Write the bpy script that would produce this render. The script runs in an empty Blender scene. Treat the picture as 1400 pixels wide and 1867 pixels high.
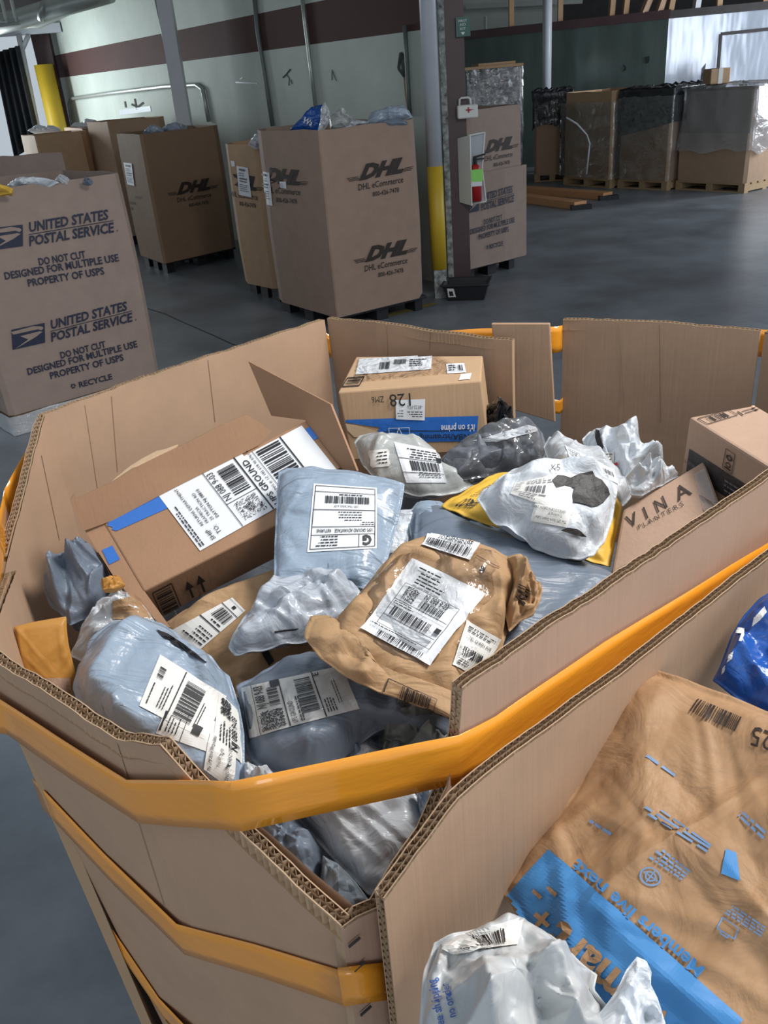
import bpy, bmesh, math, random
from mathutils import Vector, Matrix, noise, geometry
from mathutils.bvhtree import BVHTree
random.seed(7)
SC = bpy.context.scene
COL = SC.collection
V = Vector
# ------------------------------------------------------------------ camera
FPX, PITCH, ROLL, CAMH = 1545.0, math.radians(27.1), math.radians(4.85), 1.85
FWD = V((0, math.cos(PITCH), -math.sin(PITCH)))
_r0 = V((1, 0, 0)); _u0 = _r0.cross(FWD)
RIGHT = math.cos(ROLL)*_r0 - math.sin(ROLL)*_u0
UP = math.cos(ROLL)*_u0 + math.sin(ROLL)*_r0
CAM = V((0, 0, CAMH))
cd = bpy.data.cameras.new('camera'); cam = bpy.data.objects.new('camera', cd); COL.objects.link(cam)
cd.sensor_fit = 'VERTICAL'; cd.sensor_height = 36; cd.lens = FPX/1867*36
cd.clip_start = 0.02; cd.clip_end = 200
cam.matrix_world = Matrix(((RIGHT.x, UP.x, -FWD.x, 0), (RIGHT.y, UP.y, -FWD.y, 0), (RIGHT.z, UP.z, -FWD.z, CAMH), (0, 0, 0, 1)))
SC.camera = cam
# ------------------------------------------------------------------ light
SC.view_settings.view_transform = 'Standard'; SC.view_settings.look = 'None'
SC.view_settings.gamma = 1; SC.view_settings.exposure = 0.08
SC.view_settings.use_curve_mapping = False
w = bpy.data.worlds.new('daylight'); SC.world = w; w.use_nodes = True
bg = w.node_tree.nodes['Background']; bg.inputs[0].default_value = (0.80, 0.90, 1.0, 1); bg.inputs[1].default_value = 0.55
def area(name, loc, target, sx, sy, power, col=(1, 1, 1)):
    l = bpy.data.lights.new(name, 'AREA'); l.shape = 'RECTANGLE'; l.size = sx; l.size_y = sy; l.energy = power; l.color = col
    o = bpy.data.objects.new(name, l); COL.objects.link(o); o.location = loc
    o.rotation_euler = (V(target)-V(loc)).to_track_quat('-Z', 'Y').to_euler(); return o
area('ceiling_lamp_light', (1.75, 0.75, 3.6), (0.1, 1.1, 1.2), 1.3, 0.6, 98, (1.0, 0.97, 0.93))
area('rear_door_light', (0.8, -6.5, 2.2), (1.4, 6.0, 1.0), 2.6, 2.8, 70, (0.92, 0.96, 1.0))
area('dock_door_light', (8.0, 9.0, 2.2), (2.5, 11.0, 0.0), 3.0, 3.0, 110, (0.80, 0.90, 1.0))
area('far_door_light', (9.3, 13.0, 2.2), (5.6, 17.0, 1.2), 2.0, 2.6, 260, (0.88, 0.94, 1.0))
area('end_door_light', (-6.8, 15.6, 2.0), (-2.6, 12.4, 1.4), 1.6, 2.2, 170, (0.88, 0.97, 1.0))
# ------------------------------------------------------------------ pixels to places
def ray(px, py):
    d = FWD*FPX + RIGHT*(px-700) - UP*(py-933.5); return d.normalized()
def pz(px, py, z):
    d = ray(px, py); return CAM + d*((z-CAMH)/d.z)
def pY(px, py, y):
    d = ray(px, py); return CAM + d*(y/d.y)
def pplane(px, py, p0, n):
    d = ray(px, py); return CAM + d*((p0-CAM).dot(n)/d.dot(n))
def pwall(px, py, a, b):
    a = V((a[0], a[1], 0)); b = V((b[0], b[1], 0)); t = b-a
    return pplane(px, py, a, V((-t.y, t.x, 0)).normalized())
# ------------------------------------------------------------------ materials
def nd(nt, t, **k):
    n = nt.nodes.new(t)
    for a, b in k.items(): setattr(n, a, b)
    return n
def mat(name, col, rough=0.6, metal=0, var=0.0, vscale=6, bump=0.0, bscale=40, bdetail=4, coat=0, trans=0, spec=0.5, col2=None, dist=0.0, stretch=None, crinkle=0.0, kscale=9):
    m = bpy.data.materials.new(name); m.use_nodes = True; nt = m.node_tree; b = nt.nodes['Principled BSDF']
    b.inputs['Base Color'].default_value = (*col, 1); b.inputs['Roughness'].default_value = rough; b.inputs['Metallic'].default_value = metal
    b.inputs['Coat Weight'].default_value = coat; b.inputs['Transmission Weight'].default_value = trans
    b.inputs['Specular IOR Level'].default_value = spec
    tc = nd(nt, 'ShaderNodeTexCoord'); src = tc.outputs['Object']
    if stretch:
        mp = nd(nt, 'ShaderNodeMapping'); mp.inputs['Scale'].default_value = stretch; nt.links.new(src, mp.inputs[0]); src = mp.outputs[0]
    if var:
        no = nd(nt, 'ShaderNodeTexNoise'); no.inputs['Scale'].default_value = vscale; no.inputs['Detail'].default_value = 6; no.inputs['Roughness'].default_value = 0.65
        nt.links.new(src, no.inputs['Vector'])
        rp = nd(nt, 'ShaderNodeValToRGB'); rp.color_ramp.elements[0].position = 0.3; rp.color_ramp.elements[1].position = 0.7
        c2 = col2 or tuple(min(1, c*(1+var)) for c in col)
        rp.color_ramp.elements[0].color = (*[c*(1-var) for c in col], 1); rp.color_ramp.elements[1].color = (*c2, 1)
        nt.links.new(no.outputs[0], rp.inputs[0]); nt.links.new(rp.outputs[0], b.inputs['Base Color'])
    if bump:
        n2 = nd(nt, 'ShaderNodeTexNoise'); n2.inputs['Scale'].default_value = bscale; n2.inputs['Detail'].default_value = bdetail; n2.inputs['Distortion'].default_value = dist
        nt.links.new(src, n2.inputs['Vector'])
        bp = nd(nt, 'ShaderNodeBump'); bp.inputs['Strength'].default_value = bump; bp.inputs['Distance'].default_value = 0.01
        nt.links.new(n2.outputs[0], bp.inputs['Height']); nt.links.new(bp.outputs[0], b.inputs['Normal'])
        if crinkle:
            mp3 = nd(nt, 'ShaderNodeMapping'); mp3.inputs['Rotation'].default_value = (0.3, 0.2, 0.9); mp3.inputs['Scale'].default_value = (7, 46, 12)
            n3 = nd(nt, 'ShaderNodeTexNoise'); n3.inputs['Scale'].default_value = kscale/9; n3.inputs['Detail'].default_value = 3; n3.inputs['Distortion'].default_value = 0.8
            nt.links.new(tc.outputs['Object'], mp3.inputs[0]); nt.links.new(mp3.outputs[0], n3.inputs['Vector']); b3 = nd(nt, 'ShaderNodeBump'); b3.inputs['Strength'].default_value = crinkle; b3.inputs['Distance'].default_value = 0.012
            nt.links.new(n3.outputs[0], b3.inputs['Height']); nt.links.new(bp.outputs[0], b3.inputs['Normal']); nt.links.new(b3.outputs[0], b.inputs['Normal'])
    return m
def film(name, tint=(1, 1, 1), gloss=1.0, base=0.06, rough=0.12, bscale=28, bump=0.6, milk=0.0):
    m = bpy.data.materials.new(name); m.use_nodes = True; nt = m.node_tree; nt.nodes.clear()
    out = nd(nt, 'ShaderNodeOutputMaterial'); tr = nd(nt, 'ShaderNodeBsdfTransparent'); tr.inputs[0].default_value = (*tint, 1)
    gl = nd(nt, 'ShaderNodeBsdfGlossy'); gl.inputs['Roughness'].default_value = rough
    fr = nd(nt, 'ShaderNodeFresnel'); fr.inputs[0].default_value = 1.5
    ad = nd(nt, 'ShaderNodeMath', operation='MULTIPLY_ADD'); ad.inputs[1].default_value = gloss; ad.inputs[2].default_value = base
    tc = nd(nt, 'ShaderNodeTexCoord'); n2 = nd(nt, 'ShaderNodeTexNoise'); n2.inputs['Scale'].default_value = bscale; n2.inputs['Detail'].default_value = 4; n2.inputs['Distortion'].default_value = 1.2
    bp = nd(nt, 'ShaderNodeBump'); bp.inputs['Strength'].default_value = bump; bp.inputs['Distance'].default_value = 0.012
    L = nt.links.new
    L(tc.outputs['Object'], n2.inputs['Vector']); L(n2.outputs[0], bp.inputs['Height']); L(bp.outputs[0], gl.inputs['Normal']); L(bp.outputs[0], fr.inputs['Normal'])
    L(fr.outputs[0], ad.inputs[0]); mx = nd(nt, 'ShaderNodeMixShader'); L(ad.outputs[0], mx.inputs[0]); L(tr.outputs[0], mx.inputs[1]); L(gl.outputs[0], mx.inputs[2])
    if milk:
        df = nd(nt, 'ShaderNodeBsdfDiffuse'); df.inputs[0].default_value = (0.8, 0.82, 0.85, 1); m2 = nd(nt, 'ShaderNodeMixShader'); m2.inputs[0].default_value = milk
        L(mx.outputs[0], m2.inputs[1]); L(df.outputs[0], m2.inputs[2]); mx = m2
    L(mx.outputs[0], out.inputs[0]); return m
def cardboard(name, col, ribs=True):
    m = mat(name, col, 0.72, var=0.07, vscale=9, bump=0.0, spec=0.25)
    nt = m.node_tree; b = nt.nodes['Principled BSDF']; tc = nd(nt, 'ShaderNodeTexCoord'); L = nt.links.new
    wv = nd(nt, 'ShaderNodeTexNoise'); wv.inputs['Scale'].default_value = 1.0; wv.inputs['Detail'].default_value = 3
    mp = nd(nt, 'ShaderNodeMapping'); mp.inputs['Scale'].default_value = (160, 160, 3); L(tc.outputs['Object'], mp.inputs[0]); L(mp.outputs[0], wv.inputs['Vector'])
    bp = nd(nt, 'ShaderNodeBump'); bp.inputs['Strength'].default_value = 0.16; bp.inputs['Distance'].default_value = 0.004
    L(wv.outputs[0], bp.inputs['Height']); L(bp.outputs[0], b.inputs['Normal']); return m
M = {}
M['card'] = cardboard('cardboard brown', (0.43, 0.285, 0.190))
M['card_in'] = cardboard('cardboard inner', (0.45, 0.298, 0.200))
M['card_pink'] = cardboard('cardboard pinkish', (0.44, 0.295, 0.215))
M['card_usps'] = cardboard('cardboard greyish', (0.335, 0.25, 0.208))
M['card_far'] = cardboard('cardboard dull pinkish', (0.345, 0.24, 0.185))
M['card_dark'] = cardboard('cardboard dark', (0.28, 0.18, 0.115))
M['card_amz'] = cardboard('cardboard tan', (0.50, 0.33, 0.20))
M['card_box'] = cardboard('cardboard parcel', (0.37, 0.215, 0.128))
M['flute'] = mat('corrugated flute', (0.42, 0.29, 0.18), 0.85)
M['torn'] = mat('torn paper', (0.60, 0.44, 0.28), 0.9, var=0.1, vscale=60)
M['tape'] = mat('orange packing tape', (0.83, 0.325, 0.025), 0.16, coat=0.6, bump=0.12, bscale=14, stretch=(1, 1, 5), spec=0.6)
M['bluetape'] = mat('blue tape', (0.035, 0.16, 0.55), 0.25, coat=0.3, bump=0.15, bscale=50)
M['gray'] = mat('gray poly', (0.37, 0.44, 0.54), 0.30, bump=0.35, bscale=22, dist=1.0, coat=0.25, var=0.04, crinkle=0.8)
M['bluegray'] = mat('bluegray poly', (0.30, 0.375, 0.47), 0.34, bump=0.35, bscale=20, dist=1.5, coat=0.2, var=0.05, crinkle=0.85)
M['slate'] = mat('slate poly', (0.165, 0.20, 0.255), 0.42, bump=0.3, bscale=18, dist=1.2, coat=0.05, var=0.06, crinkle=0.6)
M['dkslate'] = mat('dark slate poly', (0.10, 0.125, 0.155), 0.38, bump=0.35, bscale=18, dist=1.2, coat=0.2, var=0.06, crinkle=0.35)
M['silver'] = mat('silver poly', (0.46, 0.50, 0.56), 0.20, bump=0.5, bscale=16, dist=1.6, coat=0.5, crinkle=0.8)
M['ltgray'] = mat('light gray poly', (0.56, 0.58, 0.61), 0.28, bump=0.4, bscale=18, dist=1.4, coat=0.3, crinkle=0.8)
M['white'] = mat('white poly', (0.63, 0.67, 0.72), 0.30, bump=0.5, bscale=24, dist=1.5, coat=0.25, crinkle=0.7)
M['putty'] = mat('gray green poly', (0.44, 0.46, 0.45), 0.3, bump=0.3, bscale=20, dist=1.2, coat=0.3, crinkle=0.6)
M['black'] = mat('black plastic', (0.012, 0.013, 0.018), 0.22, bump=0.7, bscale=25, dist=1.5, coat=0.4, crinkle=0.6)
M['charcoal'] = mat('charcoal lining', (0.032, 0.028, 0.027), 0.55, bump=0.4, bscale=50)
M['kraft'] = mat('kraft paper', (0.43, 0.268, 0.142), 0.62, var=0.05, vscale=14, bump=0.3, bscale=22, dist=1.2, spec=0.3, crinkle=0.5)
M['kraftbag'] = mat('kraft bag paper', (0.385, 0.226, 0.118), 0.58, var=0.06, vscale=10, bump=0.45, bscale=16, dist=1.4, spec=0.35, crinkle=0.25)
M['manila'] = mat('manila envelope', (0.50, 0.235, 0.045), 0.5, var=0.06, bump=0.2, bscale=20, crinkle=0.15)
M['yellow'] = mat('yellow padded', (0.80, 0.48, 0.06), 0.5, var=0.05, bump=0.25, bscale=25, crinkle=0.2)
M['bluebag'] = mat('blue bag', (0.012, 0.085, 0.36), 0.28, bump=0.5, bscale=16, dist=1.5, coat=0.3, crinkle=0.5)
M['paper'] = mat('label paper', (0.80, 0.82, 0.85), 0.5, spec=0.4)
M['paper2'] = mat('label paper warm', (0.76, 0.75, 0.72), 0.55)
M['ink'] = mat('black ink', (0.018, 0.018, 0.022), 0.6)
M['inkblue'] = mat('blue ink', (0.02, 0.025, 0.055), 0.6)
M['inkbrown'] = mat('dark brown ink', (0.030, 0.018, 0.014), 0.65)
M['grayink'] = mat('gray ink', (0.13, 0.13, 0.15), 0.6)
M['logoblue'] = mat('printed blue', (0.055, 0.23, 0.52), 0.5, var=0.04, vscale=20)
M['paleblue'] = mat('pale blue ink', (0.16, 0.27, 0.46), 0.55)
M['textblue'] = mat('royal blue ink', (0.05, 0.13, 0.42), 0.5)
M['red'] = mat('red', (0.42, 0.02, 0.02), 0.35)
M['film'] = film('clear film', rough=0.08, bump=0.45, gloss=0.8, base=0.02)
M['wrap'] = film('stretch wrap', base=0.12, rough=0.10, bscale=11, bump=1.0, milk=0.04)
M['bagfilm'] = film('smoky film', tint=(0.9, 0.92, 0.95), base=0.07, rough=0.1, bscale=22, bump=1.0, milk=0.10)
M['wood'] = mat('pallet wood', (0.40, 0.27, 0.15), 0.8, var=0.15, vscale=8, stretch=(1, 6, 6))
M['plank'] = mat('orange wood', (0.52, 0.25, 0.11), 0.6, var=0.15, vscale=4, stretch=(2, 12, 12))
M['maroon'] = mat('maroon paint', (0.075, 0.042, 0.045), 0.45, var=0.12, vscale=4, bump=0.1)
M['whitepaint'] = mat('white pole paint', (0.50, 0.53, 0.58), 0.4, var=0.05)
M['postpaint'] = mat('pale steel post paint', (0.62, 0.64, 0.68), 0.5, var=0.04)
M['yellowpaint'] = mat('yellow pole paint', (0.62, 0.42, 0.03), 0.45, var=0.05)
M['peel'] = mat('peeling paint', (0.16, 0.19, 0.20), 0.8, var=0.85, vscale=18, col2=(0.55, 0.58, 0.56))
M['metal'] = mat('dull metal', (0.42, 0.45, 0.43), 0.4, metal=0.5, var=0.1)
M['darkmetal'] = mat('dark conduit', (0.16, 0.18, 0.18), 0.5, metal=0.2)
M['beam'] = mat('dark beam', (0.05, 0.045, 0.045), 0.7, var=0.2)
M['stud'] = mat('bare stud wood', (0.36, 0.22, 0.12), 0.7, var=0.12, stretch=(6, 6, 1))
M['cream'] = mat('cream plastic', (0.72, 0.72, 0.68), 0.35)
M['green'] = mat('green sign', (0.005, 0.11, 0.075), 0.4)
M['lime'] = mat('lime tag', (0.30, 0.80, 0.16), 0.5)
M['blackplastic'] = mat('black tub plastic', (0.012, 0.012, 0.015), 0.6)
M['curtain'] = mat('dark curtain', (0.018, 0.022, 0.03), 0.6, bump=0.4, bscale=6, stretch=(8, 8, 0.5))
M['stain'] = mat('dark stain', (0.05, 0.055, 0.05), 0.9)
M['conc'] = mat('concrete floor', (0.195, 0.215, 0.242), 0.36, var=0.36, vscale=1.3, bump=0.25, bscale=9, bdetail=8)
M['floorline'] = mat('worn yellow line', (0.25, 0.20, 0.06), 0.6, var=0.5, vscale=14)
M['crack'] = mat('floor crack', (0.012, 0.013, 0.015), 0.9)
M['wallw'] = mat('pale green wall paint', (0.50, 0.55, 0.50), 0.75, spec=0.3, var=0.10, vscale=1.2, bump=0.12, bscale=3)
M['stripe'] = mat('maroon stripe paint', (0.085, 0.045, 0.042), 0.8, spec=0.2, var=0.10, vscale=1.5)
M['ceil'] = mat('ceiling', (0.16, 0.16, 0.155), 0.8, var=0.2)
M['panelgreen'] = mat('grey green panel', (0.10, 0.13, 0.12), 0.2, metal=0.35, var=0.3, vscale=0.9, bump=0.8, bscale=1.2, bdetail=2, stretch=(2.0, 2.0, 0.4))
M['panelwhite'] = mat('white glossy panel', (0.50, 0.55, 0.64), 0.16, metal=0.65, var=0.15, vscale=2, bump=1.0, bscale=1.3, bdetail=2, stretch=(2.6, 2.6, 0.6), coat=0.5)
# ------------------------------------------------------------------ objects
WL = {}; BODY = {}; SKIN = {}
class MB:
    def __init__(s): s.v = []; s.f = []; s.m = []
    def add(s, vs, fs, mi=0):
        o = len(s.v); s.v += [V(a) for a in vs]; s.f += [tuple(o+i for i in f) for f in fs]; s.m += [mi]*len(fs); return s
    def box(s, lo, hi, mi=0):
        x0, y0, z0 = lo; x1, y1, z1 = hi
        return s.hexa([V(p) for p in ((x0,y0,z0),(x1,y0,z0),(x1,y1,z0),(x0,y1,z0),(x0,y0,z1),(x1,y0,z1),(x1,y1,z1),(x0,y1,z1))], mi)
    def hexa(s, p, mi=0):
        return s.add(p, [(3,2,1,0),(4,5,6,7),(0,1,5,4),(1,2,6,5),(2,3,7,6),(3,0,4,7)], mi)
    def beam(s, a, b, w, h, mi=0, up=V((0,0,1))):
        a = V(a); b = V(b); d = (b-a).normalized(); x = d.cross(up)
        if x.length < 1e-4: x = d.cross(V((1, 0, 0)))
        x.normalize(); y = x.cross(d); x *= w/2; y *= h/2
        return s.hexa([a-x-y, a+x-y, b+x-y, b-x-y, a-x+y, a+x+y, b+x+y, b-x+y], mi)
    def tube(s, pts, r, n=12, mi=0, caps=True):
        pts = [V(p) for p in pts]; vs = []; fs = []; pv = None
        for i, p in enumerate(pts):
            d = (pts[min(i+1, len(pts)-1)]-pts[max(i-1, 0)]).normalized()
            x = d.cross(pv) if pv is not None else d.cross(V((0.3, 0.2, 1)) if abs(d.z) < 0.9 else V((1, 0, 0)))
            x.normalize(); y = d.cross(x).normalized(); pv = -y if False else x.cross(d)
            rr = r[i] if isinstance(r, (list, tuple)) else r
            for k in range(n):
                a = 2*math.pi*k/n; vs.append(p + x*math.cos(a)*rr + y*math.sin(a)*rr)
        for i in range(len(pts)-1):
            for k in range(n): fs.append((i*n+k, i*n+(k+1) % n, (i+1)*n+(k+1) % n, (i+1)*n+k))
        if caps: fs += [tuple(reversed(range(n))), tuple(range((len(pts)-1)*n, len(pts)*n))]
        return s.add(vs, fs, mi)
    def prism(s, poly, ext, mi=0):
        poly = [V(p) for p in poly]; n = len(poly); ext = V(ext)
        return s.add(poly+[p+ext for p in poly], [tuple(range(n)), tuple(reversed(range(n, 2*n)))]+[(i, (i+1) % n, n+(i+1) % n, n+i) for i in range(n)], mi)
    def bvh(s): return BVHTree.FromPolygons(s.v, s.f)
    def build(s, name, mats, parent=None, smooth=False, bevel=0.0, base=None):
        if not isinstance(mats, (list, tuple)): mats = [mats]
        c = sum(s.v, V())/max(1, len(s.v))
        if base is None: base = V((c.x, c.y, min(p.z for p in s.v))) if parent is None else c
        me = bpy.data.meshes.new(name); me.from_pydata([p-base for p in s.v], [], s.f)
        for k in mats: me.materials.append(k)
        me.polygons.foreach_set('material_index', s.m)
        bm = bmesh.new(); bm.from_mesh(me); bmesh.ops.recalc_face_normals(bm, faces=bm.faces); bm.to_mesh(me); bm.free()
        if smooth:
            for p in me.polygons: p.use_smooth = True
        o = bpy.data.objects.new(name, me); COL.objects.link(o); WL[o.name] = base
        if parent: o.parent = parent; o.location = base-WL[parent.name]
        else: o.location = base
        if bevel:
            b = o.modifiers.new('bevel', 'BEVEL'); b.width = bevel; b.segments = 2; b.limit_method = 'ANGLE'
        return o
def tag(o, label=None, cat=None, group=None, kind=None):
    if label: o['label'] = label
    if cat: o['category'] = cat
    if group: o['group'] = group
    if kind: o['kind'] = kind
    return o
def thing(name, label, cat, loc, group=None):
    o = bpy.data.objects.new(name, None); COL.objects.link(o); o.location = V(loc); WL[o.name] = V(loc); o.empty_display_size = 0.05
    return tag(o, label, cat, group)
def structure(o): o['kind'] = 'structure'; return o
# ------------------------------------------------------------------ printing: labels and lettering laid onto surfaces
_TX = {}
def text_geo(s, bold=0.0, shear=0.0):
    k = (s, bold, shear)
    if k in _TX: return _TX[k]
    c = bpy.data.curves.new('t', 'FONT'); c.body = s; c.size = 1; c.resolution_u = 2; c.offset = bold; c.shear = shear
    o = bpy.data.objects.new('t', c); COL.objects.link(o)
    bpy.context.view_layer.update()
    dg = bpy.context.evaluated_depsgraph_get(); me = bpy.data.meshes.new_from_object(o.evaluated_get(dg))
    vs = [(p.co.x, p.co.y) for p in me.vertices]; fs = [tuple(p.vertices) for p in me.polygons]
    bpy.data.objects.remove(o); bpy.data.meshes.remove(me); bpy.data.curves.remove(c)
    _TX[k] = (vs, fs); return _TX[k]
def solve8(A, b):
    n = 8; Mx = [A[i][:]+[b[i]] for i in range(n)]
    for i in range(n):
        p = max(range(i, n), key=lambda r: abs(Mx[r][i])); Mx[i], Mx[p] = Mx[p], Mx[i]
        for r in range(n):
            if r != i:
                f = Mx[r][i]/Mx[i][i]
                for c in range(i, n+1): Mx[r][c] -= f*Mx[i][c]
    return [Mx[i][n]/Mx[i][i] for i in range(n)]
def homog(w, h, q):
    A = []; b = []
    for (x, y), (X, Y) in zip(((0, 0), (w, 0), (w, h), (0, h)), q):
        A.append([x, y, 1, 0, 0, 0, -x*X, -y*X]); b.append(X); A.append([0, 0, 0, x, y, 1, -x*Y, -y*Y]); b.append(Y)
    H = solve8(A, b)
    def f(x, y):
        d = H[6]*x+H[7]*y+1; return (H[0]*x+H[1]*y+H[2])/d, (H[3]*x+H[4]*y+H[5])/d
    return f
def shape_items(items):
    """label units (x right, y down) -> list of (verts2d, faces, material index)"""
    out = []
    for it in items:
        k = it[0]; mi = 1
        if isinstance(it[-1], dict): mi = it[-1].get('m', 1)
        if k == 'text':
            _, x, y, size, s = it[:5]; o = it[5] if len(it) > 5 and isinstance(it[5], dict) else {}
            vs, fs = text_geo(s, o.get('bold', 0), o.get('shear', 0))
            if not vs: continue
            wd = max(a for a, _ in vs); sx = size*o.get('sx', 1)
            if 'w' in o: sx = o['w']/wd
            al = o.get('al', 'l'); ox = x - (wd*sx/2 if al == 'c' else wd*sx if al == 'r' else 0)
            if o.get('rot'): out.append(([(x+b*size, y+a*sx) for a, b in vs] if o['rot'] > 0 else [(x-b*size, y-a*sx) for a, b in vs], fs, mi))
            else: out.append(([(ox+a*sx, y-b*size) for a, b in vs], fs, mi))
        elif k == 'bar':
            _, x0, y0, x1, y1, seed = it[:6]; R = random.Random(seed); o = it[6] if len(it) > 6 else {}
            vert = o.get('v'); L = (y1-y0) if vert else (x1-x0); t = 0; u = L/o.get('n', 80)
            while t < L-u:
                bw = u*R.choice((1, 1, 2, 3)); bw = min(bw, L-t); ns = 6; vs = []; fs = []
                for i in range(ns+1):
                    f = i/ns
                    if vert: vs += [(x0+(x1-x0)*f, y0+t), (x0+(x1-x0)*f, y0+t+bw)]
                    else: vs += [(x0+t, y0+(y1-y0)*f), (x0+t+bw, y0+(y1-y0)*f)]
                fs = [(2*i, 2*i+1, 2*i+3, 2*i+2) for i in range(ns)]
                out.append((vs, fs, mi)); t += bw + u*R.choice((1, 1, 2))
        elif k == 'rect':
            _, x0, y0, x1, y1 = it[:5]; nx, ny = it[5] if len(it) > 5 and isinstance(it[5], tuple) else (max(1, min(16, int(8*(x1-x0)/max(y1-y0, 1e-6)))), max(1, min(16, int(8*(y1-y0)/max(x1-x0, 1e-6)))))
            nx = min(nx, 60); ny = min(ny, 60)
            out.append(([(x0+(x1-x0)*i/nx, y0+(y1-y0)*j/ny) for j in range(ny+1) for i in range(nx+1)], [(j*(nx+1)+i, j*(nx+1)+i+1, (j+1)*(nx+1)+i+1, (j+1)*(nx+1)+i) for j in range(ny) for i in range(nx)], mi))
        elif k == 'line':
            _, x0, y0, x1, y1, wd = it[:6]; L = math.hypot(x1-x0, y1-y0); nx, ny = -(y1-y0)/L*wd/2, (x1-x0)/L*wd/2; n = 14
            vs = []
            for i in range(n+1):
                a = x0+(x1-x0)*i/n; b = y0+(y1-y0)*i/n; vs += [(a+nx, b+ny), (a-nx, b-ny)]
            out.append((vs, [(2*i, 2*i+1, 2*i+3, 2*i+2) for i in range(n)], mi))
        elif k == 'frame':
            _, x0, y0, x1, y1, wd = it[:6]; d = [it[-1]] if isinstance(it[-1], dict) else []
            out += shape_items([('line', x0, y0, x1, y0, wd, *d), ('line', x0, y1, x1, y1, wd, *d), ('line', x0, y0, x0, y1, wd, *d), ('line', x1, y0, x1, y1, wd, *d)])
        elif k == 'poly':
            pts = it[1]; tri_ = geometry.tessellate_polygon([[V((a, b, 0)) for a, b in pts]]); vs = [tuple(p) for p in pts]; fs = [tuple(t) for t in tri_]
            ext = max(max(p[0] for p in pts)-min(p[0] for p in pts), max(p[1] for p in pts)-min(p[1] for p in pts)); lim = ext/9
            for _ in range(5):
                ed = {}; nf = []
                def midp(i, j):
                    k_ = (min(i, j), max(i, j))
                    if k_ not in ed: ed[k_] = len(vs); vs.append(((vs[i][0]+vs[j][0])/2, (vs[i][1]+vs[j][1])/2))
                    return ed[k_]
                big = lambda i, j: math.hypot(vs[i][0]-vs[j][0], vs[i][1]-vs[j][1]) > lim
                ch = False
                for a, b, c in fs:
                    m = [big(a, b), big(b, c), big(c, a)]; q = [a, b, c]
                    k = sum(m)
                    if k == 0: nf.append((a, b, c)); continue
                    ch = True
                    if k == 3: x, y, z = midp(a, b), midp(b, c), midp(c, a); nf += [(a, x, z), (x, b, y), (z, y, c), (x, y, z)]
                    else:
                        while not m[0] or (k == 2 and not m[1]): m = m[1:]+m[:1]; q = q[1:]+q[:1]
                        x = midp(q[0], q[1])
                        if k == 1: nf += [(q[0], x, q[2]), (x, q[1], q[2])]
                        else: y = midp(q[1], q[2]); nf += [(x, q[1], y), (q[0], x, y), (q[0], y, q[2])]
                fs = nf
                if not ch: break
            out.append((vs, fs, mi))
        elif k == 'ring':
            _, cx, cy, r0, r1 = it[:5]; n = 28
            out.append(([(cx+r*math.cos(2*math.pi*i/n), cy+r*math.sin(2*math.pi*i/n)) for i in range(n) for r in (r0, r1)], [(2*i, 2*i+1, (2*i+3) % (2*n), (2*i+2) % (2*n)) for i in range(n)], mi))
        elif k == 'dots':
            _, x0, y0, x1, y1, n, r, seed = it[:8]; R = random.Random(seed)
            for _i in range(n):
                x = R.uniform(x0, x1); y = R.uniform(y0, y1); out.append(([(x-r, y-r), (x+r, y-r), (x+r, y+r), (x-r, y+r)], [(0, 1, 2, 3)], mi))
        elif k == 'lines':   # lines of fine print: words drawn as short dashes
            _, x0, y0, x1, n, step, th, seed = it[:8]; R = random.Random(seed)
            for i in range(n):
                x = x0; e = x0+(x1-x0)*R.uniform(0.6, 1.0)
                while x < e:
                    ww = th*R.uniform(1.5, 5); out.append(([(x, y0+i*step), (min(x+ww, e), y0+i*step), (min(x+ww, e), y0+i*step+th), (x, y0+i*step+th)], [(0, 1, 2, 3)], mi)); x += ww+th*0.8
    return out
def lay(mb, bvh, quad, w, h, items, mi_off=0, off=0.0012, fallback=None):
    H = homog(w, h, quad)
    def place(x, y, o):
        px, py = H(x, y); d = ray(px, py); hit = bvh.ray_cast(CAM, d) if bvh else (None,)
        if hit[0] is None:
            if fallback: return pplane(px, py, fallback[0], fallback[1]) - d*o
            return None
        n = hit[1]
        if n.dot(d) > 0: n = -n
        return hit[0] + (n*0.6 - d*0.4)*o
    for vs, fs, mi in shape_items(items):
        P = [place(x, y, off*(1 if mi == 0 else 1.9 if mi == 1 else 2.5)) for x, y in vs]
        F = [f for f in fs if all(P[i] is not None for i in f) and max((P[f[0]]-P[i]).length for i in f) < max(0.06, w*2.0)]
        mb.add([p if p is not None else CAM*0 for p in P], F, mi+mi_off)
def decal(name, parent, bvh, quad, w, h, items, mats, off=0.0012, fallback=None, label=None):
    parent = SKIN.get(id(bvh)) or BODY.get(parent.name, parent)
    mb = MB(); lay(mb, bvh, quad, w, h, items, 0, off, fallback)
    used = set(i for f in mb.f for i in f)
    if not used: print('EMPTY decal', name, quad); return None
    keep = sorted(used); rm = {k: i for i, k in enumerate(keep)}; mb.v = [mb.v[k] for k in keep]; mb.f = [tuple(rm[i] for i in f) for f in mb.f]
    o = mb.build(name, mats, parent)
    if label: o['label'] = label
    return o
def sheet(w, h, n=14): return ('rect', 0, 0, w, h, (n, n), {'m': 0})
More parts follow.
